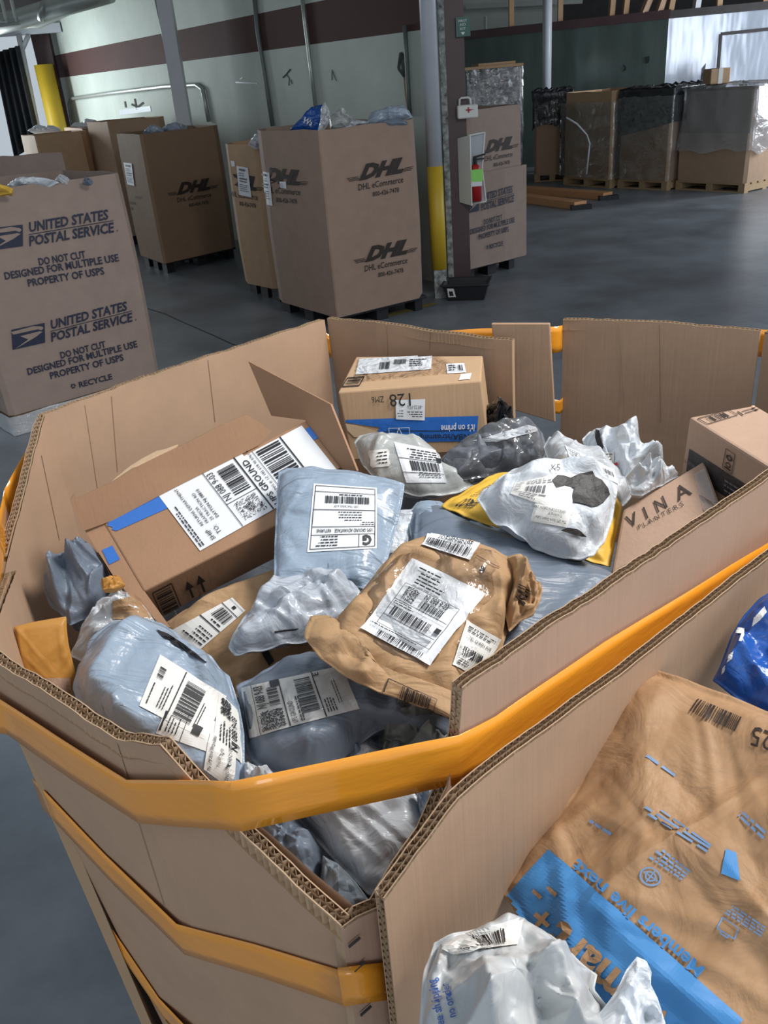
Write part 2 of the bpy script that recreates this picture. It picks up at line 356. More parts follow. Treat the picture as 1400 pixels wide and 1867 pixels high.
# ------------------------------------------------------------------ the room
mb = MB(); mb.add([(-14, -3, 0), (16, -3, 0), (16, 30, 0), (-14, 30, 0), (-14, -3, -.1), (16, -3, -.1), (16, 30, -.1), (-14, 30, -.1)], [(0,1,2,3),(7,6,5,4),(0,4,5,1),(1,5,6,2),(2,6,7,3),(3,7,4,0)])
FLOOR = structure(mb.build('floor', M['conc']))
def floor_mark(name, pts, wd, m):
    b = MB()
    for a, c in zip(pts, pts[1:]):
        a = pz(*a, 0); c = pz(*c, 0); t = (c-a).normalized(); n = V((-t.y, t.x, 0))*wd/2; u = V((0, 0, .002))
        b.add([a-n+u, c-n+u, c+n+u, a+n+u], [(0, 1, 2, 3)])
    o = b.build(name, m, FLOOR); o['kind'] = 'structure'
floor_mark('floor_crack', [(270, 563), (300, 572), (330, 586), (362, 600), (390, 612), (420, 626), (470, 645)], 0.014, M['crack'])
floor_mark('worn_floor_line', [(700, 577), (745, 566), (792, 553)], 0.10, M['floorline'])
WP = V((0.82, 8.35, 0)); WD = V((-0.547, 0.837, 0)).normalized(); WN = V((-WD.y, WD.x, 0))   # WN points into the room behind the boxes
if WN.dot(-WP) < 0: WN = -WN
def wp(s, z, o=0): return WP + WD*s + WN*o + V((0, 0, z))
mb = MB(); S = [0.03, 11.2]
zs = [(0, 0), (2.19, 2.28), (2.56, 2.64), (4.4, 4.4)]
for i in range(3):
    for k in range(12):
        s0 = S[0]+(S[1]-S[0])*k/12; s1 = S[0]+(S[1]-S[0])*(k+1)/12
        zz = lambda s, q: q[0]+(q[1]-q[0])*(s-S[0])/(S[1]-S[0])
        mb.add([wp(s0, zz(s0, zs[i])), wp(s1, zz(s1, zs[i])), wp(s1, zz(s1, zs[i+1])), wp(s0, zz(s0, zs[i+1]))], [(0, 1, 2, 3)], 1 if i == 1 else 0)
mb.hexa([wp(S[0], 0, -.2), wp(S[1], 0, -.2), wp(S[1], 0, -.01), wp(S[0], 0, -.01), wp(S[0], 4.4, -.2), wp(S[1], 4.4, -.2), wp(S[1], 4.4, -.01), wp(S[0], 4.4, -.01)])
WALLB = mb.bvh(); WALL = structure(mb.build('wall_left', [M['wallw'], M['stripe']]))
def on_wall(px, py, o=0.03): return pplane(px, py, WP+WN*o, WN)
def conduit(pts, r, m, label, name='wall_conduit'):
    b = MB(); b.tube([on_wall(*p, r+.005) for p in pts], r, 8)
    return tag(b.build(name, m, smooth=True), label, 'pipe', 'pipes on the pale wall')
conduit([(462, -20), (470, 60), (483, 140), (497, 230)], 0.025, M['darkmetal'], 'dark vertical conduit on the pale wall, behind the box of full mailers')
conduit([(549, -20), (556, 40), (566, 120), (576, 200)], 0.022, M['metal'], 'pale vertical conduit on the wall just above the blue and white mailer')
conduit([(283, -10), (300, 70), (312, 140), (318, 178)], 0.03, M['metal'], 'short vertical conduit ending halfway down the wall, beside the grey post')
conduit([(132, 232), (125, 190), (129, 180), (200, 170), (300, 158), (358, 155), (369, 162), (381, 222)], 0.03, M['metal'], 'long looped conduit bent down at both ends on the far wall')
conduit([(738, 46), (741, 100), (744, 160), (747, 212)], 0.02, M['darkmetal'], 'thin rusty pipe above a burst hole in the wall')
def scuff(pts, m=M['stain'], wd=3):
    mb = MB(); items = []
    for a, b in zip(pts, pts[1:]): items.append(('line', a[0], a[1], b[0], b[1], wd, {'m': 0}))
    x0 = min(p[0] for p in pts)-5; y0 = min(p[1] for p in pts)-5; 
    items = [(i[0], i[1]-x0, i[2]-y0, i[3]-x0, i[4]-y0, *i[5:]) for i in items]
    o = decal('wall_scuff', WALL, WALLB, [(x0, y0), (x0+100, y0), (x0+100, y0+100), (x0, y0+100)], 100, 100, items, [m], 0.008)
    if o: o['kind'] = 'structure'
scuff([(516, 142), (523, 135), (530, 126)], wd=2.5); scuff([(523, 136), (528, 143), (527, 156)], wd=1.5); scuff([(531, 145), (533, 153)], wd=1.4)
scuff([(606, 127), (606, 146)], wd=1.5); scuff([(607, 130), (614, 148)], wd=1.2)
scuff([(728, 118), (735, 100), (731, 96), (727, 125), (738, 140), (741, 110), (733, 98), (736, 135), (744, 148)], wd=5)
scuff([(738, 140), (741, 175), (746, 205)], m=M['card_dark'], wd=4)
scuff([(228, 185), (230, 196)], wd=3); scuff([(240, 190), (252, 195), (262, 187)], wd=4); scuff([(246, 180), (250, 200)], wd=3); scuff([(218, 205), (275, 198)], m=M['whitepaint'], wd=10)
scuff([(430, 150), (470, 152)], m=M['whitepaint'], wd=2.5); scuff([(438, 145), (443, 141)], m=M['whitepaint'], wd=2)
# far end beside the long wall: openings to daylight with a dark curtain
EY = 17.3
b = MB()
for q in (((-14, EY, 3.05), (-4.9, EY+.2, 4.4)), ((-14, EY, 0), (-6.6, EY+.2, 1.05))): b.box(*q)
structure(b.build('wall_back', M['wallw']))
a0 = pY(66, 225, EY); a1 = pY(100, 225, EY)
b = MB(); b.hexa([V((a0.x-.55, EY-.05, 0)), V((-4.95, EY-.05, 0)), V((-4.95, EY+.2, 0)), V((a0.x-.55, EY+.2, 0)), V((a0.x-.55, EY-.05, 3.05)), V((-4.95, EY-.05, 3.05)), V((-4.95, EY+.2, 3.05)), V((a0.x-.55, EY+.2, 3.05))])
b = MB()
lo = pY(92, 232, EY-.1); hi = pY(57, 60, EY-.1)
b.prism([pY(98, 240, EY-.1), pY(126, 240, EY-.1), pY(86, 56, EY-.1), pY(54, 60, EY-.1)], (0, .15, 0)); structure(b.build('trim_maroon', M['maroon']))
b = MB(); b.beam(pY(-40, 62, EY-.3), pY(112, 50, EY-.3), .12, .14); tag(b.build('horizontal_beam', M['whitepaint']), 'pale painted horizontal beam over the curtained opening', 'beam')
b = MB(); p = pY(34, 62, EY-.35); b.tube([p, pY(70, 240, EY-.35)], .05, 8); b.tube([pY(52, 64, EY-.35), pY(37, 98, EY-.35)], .04, 8)
tag(b.build('braced_post', M['whitepaint'], smooth=True), 'slim pale post with a diagonal brace in front of the curtain', 'post')
b = MB(); vs = []; fs = []; n = 40
for i in range(n+1):
    f = i/n
    t = pY(-12+f*46, 97-f*14, EY-.45); q = pY(28+f*44, 290-f*40, EY-.45); dy = .06*math.sin(f*26)
    vs += [t+V((0, dy, 0)), (t+q)/2+V((0, dy, 0)), q+V((0, dy, 0))]
for i in range(n):
    for j in range(2): fs.append((i*3+j, (i+1)*3+j, (i+1)*3+j+1, i*3+j+1))
b.add(vs, fs); o = b.build('strip_curtain', M['curtain'], smooth=True); o.modifiers.new('solid', 'SOLIDIFY').thickness = .02
tag(o, 'dark hanging curtain across the bright opening at far left', 'curtain')
b = MB(); x = pY(105, 232, EY-.3); b.tube([V((x.x, x.y, 0)), V((x.x, x.y, pY(78, 118, EY-.3).z))], .16, 18); tag(b.build('bollard', M['yellowpaint'], smooth=True), 'tall yellow bollard beside the curtained opening', 'bollard')
# the far partition, its rail, studs and the room beyond
G0, G1, G2 = V((0.2, 20.4, 0)), V((5.72, 17.0, 0)), V((15.5, 14.14, 0))
def slab(name, a, c, z0, z1, th, m):
    t = (c-a).normalized(); n = V((-t.y, t.x, 0))*th
    b = MB(); b.hexa([a+V((0,0,z0)), c+V((0,0,z0)), c+n+V((0,0,z0)), a+n+V((0,0,z0)), a+V((0,0,z1)), c+V((0,0,z1)), c+n+V((0,0,z1)), a+n+V((0,0,z1))])
    return b, structure(b.build(name, m))
gb, WG = slab('wall_far', G0, G1, 0, 2.41, .12, M['panelgreen'])
wb, WW = slab('wall_right', G1, G2, 0, 2.41, .12, M['panelwhite'])
slab('trim_1', G0+V((0, -.06, 0)), G1+V((0, -.06, 0)), 2.38, 2.52, .22, M['maroon'])
slab('trim_2', G1+V((0, -.06, 0)), G2+V((0, -.06, 0)), 2.38, 2.50, .22, M['beam'])
bk, WB = slab('wall_behind', V((-2, 25, 0)), V((5.3, 23.5, 0)), 0, 4.4, .15, M['wallw'])
bk2, _ = slab('wall_behind_dark', V((5.3, 23.5, 0)), V((14, 21, 0)), 0, 4.4, .15, M['beam'])
d0 = pplane(1308, 155, G1, V((G2-G1).cross(V((0, 0, 1))).normalized())); d1 = pplane(1400, 155, G1, V((G2-G1).cross(V((0, 0, 1))).normalized()))
n = V((G2-G1).cross(V((0, 0, 1)))).normalized(); n = n if n.y < 0 else -n
b = MB()
for (p, q) in (((1314, 62), (1305, 178)), ((1314, 62), (1410, 52))):
    b.beam(pplane(*p, G1+n*.03, n), pplane(*q, G1+n*.03, n), .06, .05)
o = structure(b.build('door_1', M['beam']))
b = MB(); b.add([pplane(*p, G1+n*.02, n) for p in ((1318, 66), (1410, 56), (1404, 200), (1310, 200))], [(0, 1, 2, 3)]); oo = b.build('door_panel', M['panelwhite'], o); 
def far_mark(bv, par, pts):
    x0, y0 = pts[0]; decal('torn_hole', par, bv, [(x0, y0), (x0+10, y0), (x0+10, y0+10), (x0, y0+10)], 10, 10, [('poly', [(a-x0, c-y0) for a, c in pts], {'m': 0})], [M['black']], .02)
far_mark(gb.bvh(), WG, [(1136, 117), (1141, 121), (1141, 128), (1135, 131), (1138, 125)])
far_mark(gb.bvh(), WG, [(1176, 104), (1184, 102), (1183, 114), (1177, 116)])
far_mark(wb.bvh(), WW, [(1247, 168), (1253, 163), (1252, 175), (1247, 177)])
far_mark(wb.bvh(), WW, [(1279, 125), (1287, 115), (1283, 145), (1277, 147)])
k = 0
for px, sl, m, ww in ((932, 0, 'stud', .11), (1021, 0, 'stud', .09), (1114, 2, 'stud', .15), (1139, 3, 'stud', .13), (1172, 18, 'card_in', .22), (1200, 14, 'card_in', .2), (1221, 6, 'stud', .12), (1268, 4, 'whitepaint', .16), (1309, 0, 'stud', .08), (1391, 0, 'stud', .1)):
    a, c = (G0, G1) if px < 1218 else (G1, G2); t = (c-a).normalized(); nn = V((-t.y, t.x, 0))
    p = pplane(px, 30, a+nn*.05, nn); p.z = 2.5; q = p + V((sl*.045, 0, 1.9)); b = MB(); b.beam(p, q, ww, .09)
    lab = {932: 'bare wooden stud above the green partition, left of the white post', 1021: 'thin bare stud above the green partition, right of the white post', 1114: 'wide bare stud, left one of a close pair above the partition', 1139: 'bare stud, right one of a close pair above the partition', 1172: 'leaning pale board above the green partition, left of another', 1200: 'leaning pale board at the right end of the green partition', 1221: 'bare stud standing over the corner of green and white panels', 1268: 'white painted upright above the white panel', 1309: 'slim bare stud above the door in the white panel', 1391: 'slim bare stud at the far right over the white panel'}[px]
    tag(b.build('wall_stud' if m == 'stud' else 'leaning_board' if m == 'card_in' else 'painted_upright', M[m]), lab, 'stud' if m == 'stud' else 'board' if m == 'card_in' else 'post', 'studs above the far partition' if m == 'stud' else 'leaning boards' if m == 'card_in' else None)
b = MB(); b.beam(pY(850, 12, 23), pY(1062, 2, 22.4), .1, .1); b.tube([pY(885, 30, 22.8), pY(885, 62, 22.8)], .04, 6); tag(b.build('ceiling_pipe', M['metal']), 'thin pale pipe run in the room beyond the partition', 'pipe')
b = MB(); b.box((-12, 4.2, 4.4), (15, 27, 4.55)); structure(b.build('ceiling', M['ceil']))
# pipes and ducts under the ceiling, top left
b = MB(); b.tube([pY(-30, 52, 14.5), pY(40, 33, 14.5), pY(100, 15, 14.2), pY(200, -14, 13.8)], .13, 14); b.tube([pY(76, 17, 14.25), pY(84, 21, 14.25)], .16, 14)
tag(b.build('ceiling_duct', M['metal'], smooth=True), 'thick pale duct crossing the top left under the ceiling', 'duct')
b = MB(); b.tube([pY(-20, 45, 15.4), pY(70, 46, 15.4), pY(140, 14, 15), pY(190, -6, 15)], .05, 10); tag(b.build('ceiling_pipe', M['metal'], smooth=True), 'thin pale pipe running below the thick duct', 'pipe')
b = MB()
for x in (10, 28, -6): b.tube([pY(x-10, -10, 14), pY(x+4, 46, 14)], .025, 6)
b.tube([pY(0, 46, 14), pY(36, 42, 14)], .03, 6); b.tube([pY(3, 37, 14), pY(33, 35, 14)], .02, 6); tag(b.build('pipe_hanger', M['metal']), 'hanging metal pipe bracket in the top left corner', 'bracket')
b = MB(); b.beam(pY(80, -6, 15.8), pY(180, -14, 15.5), .1, .3); b.beam(pY(-30, 12, 16), pY(90, -8, 16), .1, .3); tag(b.build('roof_beam', M['beam']), 'dark roof beam above the ducts at top left', 'beam')
# ------------------------------------------------------------------ posts, column and what hangs on it
def post(name, px0, py0, px1, z1, r, m, label, pxz=0.0, band=None):
    p = pz(px0, py0, pxz); b = MB(); b.tube([p, V((p.x, p.y, z1))], r, 20)
    o = b.build(name, M[m], smooth=True); return tag(o, label, 'post'), p
s = on_wall(335, 214, .45); b = MB(); b.box((s.x-.085, s.y-.085, 0), (s.x+.085, s.y+.085, 4.4)); tag(b.build('steel_post', M['postpaint']), 'grey square steel post standing before the far pale wall', 'post')
P0 = pz(803, 541, 0); t = thing('painted_pole', 'round pole painted white above and yellow below beside the maroon column', 'pole', P0)
zj = [zz for zz in [i*.002 for i in range(400, 900)] if True]
def z_at(x, y, py):
    lo, hi = 0, 4
    for _ in range(50):
        m_ = (lo+hi)/2; v = V((x, y, m_))-CAM; yy = 933.5-FPX*(v.dot(UP))/(v.dot(FWD))
        lo, hi = (m_, hi) if yy > py else (lo, m_)
    return lo
ZY = z_at(P0.x, P0.y, 303); ZB = z_at(P0.x, P0.y, 490)
b = MB(); b.tube([P0+V((0, 0, ZY)), P0+V((0, 0, 4.4))], .066, 22); b.build('upper_pole', M['whitepaint'], t, smooth=True)
b = MB(); b.tube([P0+V((0, 0, ZB)), P0+V((0, 0, ZY))], .069, 22); b.build('lower_pole', M['yellowpaint'], t, smooth=True)
b = MB(); b.box((P0.x-.055, P0.y-.055, 0), (P0.x+.055, P0.y+.055, ZB)); b.build('pole_base', M['peel'], t)
C0 = pz(842, 528, 0); cx, cy = C0.x+.01, C0.y+.05
t = thing('steel_column', 'maroon steel column with a pale peeling strip along its left side', 'column', (cx, cy, 0))
b = MB(); b.box((cx-.075, cy, 0), (cx+.085, cy+.02, 4.4)); b.box((cx-.02, cy+.02, 0), (cx+.02, cy+.2, 4.4)); b.box((cx-.075, cy+.2, 0), (cx+.085, cy+.22, 4.4)); b.build('column_shaft', M['maroon'], t)
b = MB(); b.box((cx-.13, cy-.02, 0), (cx-.078, cy+.2, 4.4)); b.build('side_strip', M['peel'], t)
b = MB(); b.box((cx-.20, cy+.05, 0), (cx-.131, cy+.16, 4.4)); b.build('side_jamb', M['wallw'], t)
P998 = pz(996, 300, 0); P998 = pY(996, 180, 17.3)
b = MB(); b.tube([V((P998.x, P998.y, 0)), V((P998.x, P998.y, 4.4))], .085, 16); tag(b.build('support_post', M['whitepaint'], smooth=True), 'slim white post in front of the green partition', 'post')
fy = cy-.01
def fplane(px, py, y=fy): return pY(px, py, y)
# first aid sign
a = fplane(831, 68); q = fplane(856, 30); t = thing('first_aid_sign', 'small green sign with white lettering high on the maroon column', 'sign', (a.x, fy, a.z))
b = MB(); b.box((a.x, fy-.03, a.z), (q.x, fy-.001, q.z)); bv = b.bvh(); BODY[t.name] = b.build('sign_panel', M['green'], t)
decal('sign_lettering', t, bv, [(831, 32), (855, 29.5), (856, 66), (832, 68)], 24, 38, [('text', 12, 10, 7, 'FIRST', {'al': 'c', 'm': 0, 'w': 16}), ('text', 12, 17, 7, 'AID', {'al': 'c', 'm': 0}), ('text', 12, 25, 7, 'KIT', {'al': 'c', 'm': 0}), ('poly', [(8, 29), (16, 29), (12, 35)], {'m': 0})], [M['paper']], .003)
# first aid box
a = fplane(833, 217, fy-.02); q = fplane(869, 189, fy-.02); t = thing('first_aid_box', 'white first aid box with a red cross and carrying handle on the column', 'first aid box', (a.x, fy-.09, a.z))
b = MB(); b.box((a.x, fy-.09, a.z), (q.x, fy-.002, q.z)); bv = b.bvh(); BODY[t.name] = b.build('box_body', M['cream'], t, bevel=.012)
b = MB(); m_ = (a.x*.6+q.x*.4); b.tube([V((m_-.05, fy-.05, q.z-.005)), V((m_-.045, fy-.05, q.z+.045)), V((m_-.03, fy-.05, q.z+.055)), V((m_+.03, fy-.05, q.z+.055)), V((m_+.045, fy-.05, q.z+.045)), V((m_+.05, fy-.05, q.z-.005))], .009, 8); b.build('handle', M['cream'], t, smooth=True)
decal('red_cross', t, bv, [(847, 193), (861, 192), (862, 208), (848, 209)], 14, 16, [('rect', 5, 3, 8, 13, {'m': 0}), ('rect', 1.5, 6.5, 11.5, 9.5, {'m': 0}), ('lines', 12, 7, 18, 1, 3, .8, 3, {'m': 1})], [M['red'], M['grayink']], .003)
# extinguisher cabinet
za = fplane(846, 372).z; zb = fplane(846, 247).z; t = thing('extinguisher_cabinet', 'open white angled shield around the extinguisher on the maroon column', 'cabinet', (cx, fy-.1, za))
xa, xb, xc = fplane(836, 300, fy-.03).x, fplane(857, 300, fy-.12).x, fplane(885, 300, fy-.05).x
b = MB(); b.hexa([V((xa, fy-.004, za+.02)), V((xb, fy-.15, za)), V((xb+.008, fy-.145, za)), V((xa+.008, fy-.001, za+.02)), V((xa, fy-.004, zb-.02)), V((xb, fy-.15, zb+.01)), V((xb+.008, fy-.145, zb+.01)), V((xa+.008, fy-.001, zb-.02))]); b.build('side_panel', M['cream'], t)
b = MB(); vs = []; fs = []
for i in range(9):
    f = i/8; x = xb+(xc-xb)*f; y = fy-.15+.13*f
    for j in range(7):
        g = j/6; bul = .03*math.sin(g*math.pi)*f; vs.append(V((x-bul, y+bul*.3, za+(zb-za)*g+.015*f)))
for i in range(8):
    for j in range(6): fs.append((i*7+j, (i+1)*7+j, (i+1)*7+j+1, i*7+j+1))
# back sheet of the shield stands behind the extinguisher
vs = [v+V((0, .135, 0)) if False else v for v in vs]
b.add([V((v.x, fy-.012-.02*(v.x-xb)/(xc-xb), v.z)) for v in vs], fs); o = b.build('back_panel', M['whitepaint'], t); o.modifiers.new('solid', 'SOLIDIFY').thickness = .004
b = MB(); b.beam((xb, fy-.03, za), (xc, fy-.03, za+.015), .05, .012); b.beam((xb, fy-.03, zb), (xc, fy-.03, zb+.015), .05, .012); b.tube([V((xc, fy-.04, za+.015)), V((xc-.03, fy-.04, (za+zb)/2)), V((xc, fy-.04, zb+.015))], .008, 6); b.build('panel_rim', M['cream'], t)
ex = xb+.05; ez = za+.03; et = thing('fire_extinguisher', 'red fire extinguisher with a lime green tag in the white shield', 'fire extinguisher', (ex, fy-.09, ez))
b = MB(); b.tube([V((ex, fy-.09, ez)), V((ex, fy-.09, ez+.24)), V((ex, fy-.09, ez+.29)), V((ex, fy-.09, ez+.31))], [.05, .05, .038, .018], 18); b.build('cylinder', M['red'], et, smooth=True)
b = MB(); b.tube([V((ex, fy-.09, ez+.305)), V((ex, fy-.09, ez+.36))], .018, 10); b.beam((ex-.02, fy-.09, ez+.365), (ex+.09, fy-.09, ez+.385), .02, .014); b.beam((ex-.02, fy-.09, ez+.345), (ex+.08, fy-.09, ez+.35), .02, .012); b.build('valve_handle', M['blackplastic'], et)
b = MB(); b.box((ex-.045, fy-.152, ez+.17), (ex+.055, fy-.142, ez+.27)); b.build('tag', M['lime'], et)
b = MB(); b.box((ex-.045, fy-.146, ez+.13), (ex+.05, fy-.141, ez+.17)); b.build('instruction_label', M['paper'], et)
# black tub
def tub(px):
    c = pz(850, 540, 0); 
    l0 = pz(812, 550, 0); f0 = pz(845, 557, 0); r0 = pz(886, 548, 0)
    h = .155; a = l0; c2 = r0; t_ = (c2-a); t_.z = 0; L = t_.length; t_.normalize(); n_ = V((-t_.y, t_.x, 0)); 
    if n_.y < 0: n_ = -n_
    W_ = .26
    tt = thing('storage_tub', 'shallow black plastic tub on the floor at the foot of the column', 'tub', (a+c2)/2)
    b = MB(); k = 12; ring = lambda z, g: [a-t_*g-n_*g+V((0,0,z)), c2+t_*g-n_*g+V((0,0,z)), c2+t_*g+n_*(W_+g)+V((0,0,z)), a-t_*g+n_*(W_+g)+V((0,0,z))]
    R = [ring(0, -.02), ring(h, .02), ring(h, .035), ring(h-.02, .035), ring(h-.02, .03), ring(h, .012), ring(.01, -.028)]
    R = [ring(0, -.02), ring(h-.02, .018), ring(h-.02, .035), ring(h, .035), ring(h, .01), ring(.012, -.03)]
    vs = [p for r_ in R for p in r_]; fs = [(0, 1, 2, 3)]+[(i*4+j, i*4+(j+1) % 4, (i+1)*4+(j+1) % 4, (i+1)*4+j) for i in range(len(R)-1) for j in range(4)]+[tuple(len(R)*4-1-j for j in range(4))]
    b.add(vs, fs); bv = b.bvh(); BODY[tt.name] = b.build('tub_body', M['blackplastic'], tt, bevel=.006)
    decal('tub_label', tt, bv, [(815, 526), (827, 526), (834, 551), (819, 552)], 15, 26, [sheet(15, 26, 3), ('rect', 3, 6, 11, 15, {'m': 1}), ('lines', 2, 19, 13, 2, 3, 1, 5, {'m': 1})], [M['paper2'], M['ink']], .004)
tub(0)
b = MB()
# planks on the floor
for nm, p, q, w_, lab in (('wood_plank', (900, 342), (1108, 357), .20, 'long orange wooden plank on the floor, the one nearer the pallets'), ('wood_plank', (900, 354), (1058, 374), .22, 'long orange wooden plank on the floor, the one nearer the camera')):
    a = pz(*p, .05); c = pz(*q, .05); t = thing(nm, lab, 'plank', (a+c)/2-V((0, 0, .05)), 'planks on the floor')
    b = MB(); b.beam(V((a.x, a.y, .05)), V((c.x, c.y, .05)), w_, .1); b.build('board', M['plank'], t, bevel=.006)
    d = (c-a).normalized(); b = MB(); e = V((c.x, c.y, 0)); s_ = d.cross(V((0, 0, 1)))
    b.box((e.x-.14, e.y-.1, 0), (e.x+.14, e.y+.02, .06)); b.build('end_bracket', M['blackplastic'], t)
# ------------------------------------------------------------------ soft parcels
def tri(x): return abs((x % 1.0)*2-1)
def resample(poly, n, soft=1):
    P = [p.copy() for p in poly]
    for _ in range(soft):
        Q = []
        for i, p in enumerate(P):
            q = P[(i+1) % len(P)]; Q += [p*.86+q*.14, p*.14+q*.86]
        P = Q
    L = [(P[(i+1) % len(P)]-P[i]).length for i in range(len(P))]; T = sum(L); out = []; i = 0; acc = 0
    for k in range(n):
        t = T*k/n
        while acc+L[i] < t and i < len(P)-1: acc += L[i]; i += 1
        out.append(P[i].lerp(P[(i+1) % len(P)], min(1, (t-acc)/max(L[i], 1e-9))))
    return out
def pillow(poly, n, top, bot, wr=1.0, seed=1, N=110, Mr=22, seam=.05, shape=.62, crumple=.015, cf=13, pucker=.006, soft=0, center=None, sag=0.0, pw=3.2, flat=(), nf=26):
    """closed soft body over an outline: a filled bag with a flat seam, sharp folds and a crinkled edge"""
    R = random.Random(seed); n = n.normalized(); o = resample(poly, N, soft); c = center if center is not None else sum(o, V())/N
    size = sum((p-c).length for p in o)/N
    dirs = []
    t1 = n.cross(V((0.31, 0.9, 0.2))).normalized(); t2 = n.cross(t1)
    for i in range(7):
        a = R.uniform(0, math.pi); dirs.append((t1*math.cos(a)+t2*math.sin(a)+n*R.uniform(-.2, .2)).normalized())
    off = V((R.uniform(0, 50), R.uniform(0, 50), R.uniform(0, 50))); fr = [R.uniform(.45, 1.5)*cf for _ in range(7)]; k9 = 1/max(size, .05)
    cr = []
    for i in range(int(nf)):
        a = R.uniform(0, math.pi); d = t1*math.cos(a)+t2*math.sin(a); pp = n.cross(d); c0 = c+(t1*R.uniform(-1, 1)+t2*R.uniform(-1, 1))*size*.95
        cr.append((c0, d, pp, R.choice((.07, .12, .2, .34))*size*R.uniform(.7, 1.3), size*R.uniform(.35, 1.1), R.choice((1, 1, -.8))*R.uniform(.35, 1)))
    def fold(p):
        q = p+off; wv = noise.noise_vector(q*9)*size*.05; s = 0; pw_ = p+wv
        for c0, d, pp, w_, L_, am in cr:
            v = pw_-c0; e = abs(v.dot(pp))
            if e < w_:
                l = abs(v.dot(d))/L_
                if l < 1: s += am*(1-e/w_)*(1-l*l)*min(1.0, w_/size*5)
        return s*crumple*1.15 + noise.noise(q*7)*crumple*.5 + noise.noise(q*32)*crumple*.05
    def flatw(p):
        m_ = 0
        for Q in flat:
            d = min(((Q[(i+1) % 4]-Q[i]).cross(p-Q[i])).dot(n)*Q[4]/max(1e-6, (Q[(i+1) % 4]-Q[i]).length) for i in range(4))
            m_ = max(m_, min(1.0, max(0.0, (d+.022)/.026)))
        return m_
    flat = [list(Q)+[1 if (Q[1]-Q[0]).cross(Q[2]-Q[0]).dot(n) > 0 else -1] for Q in flat]
    vs = []; fs = []; mb = MB()
    for side in (1, -1):
        h = top if side > 0 else bot; base = len(vs)
        for j in range(Mr+1):
            r = (j/Mr)**.75
            for i in range(N):
                rr = min(1.0, r/(1-seam)); e = max(0.0, 1-rr**pw)**shape
                p = c.lerp(o[i], r); env = min(1.0, e*1.3+.12)
                lop = 1+.35*noise.noise((p-c)*k9*1.1+off)
                z = h*e*lop*side + fold(p)*wr*env*((1-.92*flatw(p)) if side > 0 else .5)
                if rr > .8: z += noise.noise(p*40+off)*pucker*wr*(rr-.8)*5
                if r > 1-seam*1.01: z += noise.noise(p*14+off)*pucker*wr
                z -= sag*(r**2)*size
                vs.append(p+n*z + (V() if side > 0 else -n*.0015))
        for j in range(Mr):
            for i in range(N):
                a, b_, c_, d = base+j*N+i, base+j*N+(i+1) % N, base+(j+1)*N+(i+1) % N, base+(j+1)*N+i
                fs.append((a, b_, c_, d) if side > 0 else (d, c_, b_, a))
    B2 = (Mr+1)*N
    for i in range(N): fs.append((Mr*N+i, Mr*N+(i+1) % N, B2+Mr*N+(i+1) % N, B2+Mr*N+i))
    mb.add(vs, fs); return mb
FLAT = {11: [[(815, 880), (741, 880), (718, 806), (798, 822)]], 15: [[(1030, 812), (1118, 856), (1128, 884), (1040, 840)]], 18: [[(905, 876), (950, 862), (870, 958), (812, 930)]],
        19: [[(940, 880), (1040, 860), (1044, 940), (930, 900)], [(1034, 962), (968, 950), (976, 918), (1042, 932)], [(1000, 860), (1110, 860), (1110, 930), (1010, 920)]],
        23: [[(361, 1188), (312, 1150), (424, 1090), (448, 1114)]], 25: [[(686, 1000), (560, 1007), (572, 882), (687, 890)]],
        26: [[(752, 1018), (884, 1084), (784, 1215), (656, 1147)], [(857, 1024), (768, 996), (781, 974), (874, 993)], [(850, 1130), (912, 1166), (876, 1238), (824, 1212)], [(706, 1236), (797, 1276), (792, 1298), (694, 1268)]],
        34: [[(253, 1288), (292, 1194), (412, 1270), (372, 1348)], [(284, 1336), (304, 1288), (436, 1330), (424, 1388)], [(372, 1420), (388, 1262), (436, 1300), (430, 1438)]],
        35: [[(456, 1346), (440, 1254), (622, 1214), (656, 1292)]], 62: [[(848, 1704), (957, 1671), (943, 1724), (877, 1733)]]}
def parcel(name, label, cat, px, z, tilt, top, bot, m, seed=1, group=None, **k):
    n = V((tilt[0], tilt[1], 1)).normalized()
    cxp = sum(p[0] for p in px)/len(px); cyp = sum(p[1] for p in px)/len(px); p0 = pz(cxp, cyp, z)
    poly = [pplane(*p, p0, n) for p in px]
    fl_ = [[pplane(*q, p0+n*top*.9, n)-n*top*.9 for q in Q] for Q in FLAT.get(seed, ())]
    mb = pillow(poly, n, top, bot, seed=seed, flat=fl_, **k)
    bv = mb.bvh(); o = mb.build(name, M[m] if isinstance(m, str) else m, smooth=True)
    tag(o, label, cat, group); return o, bv, (p0, n)
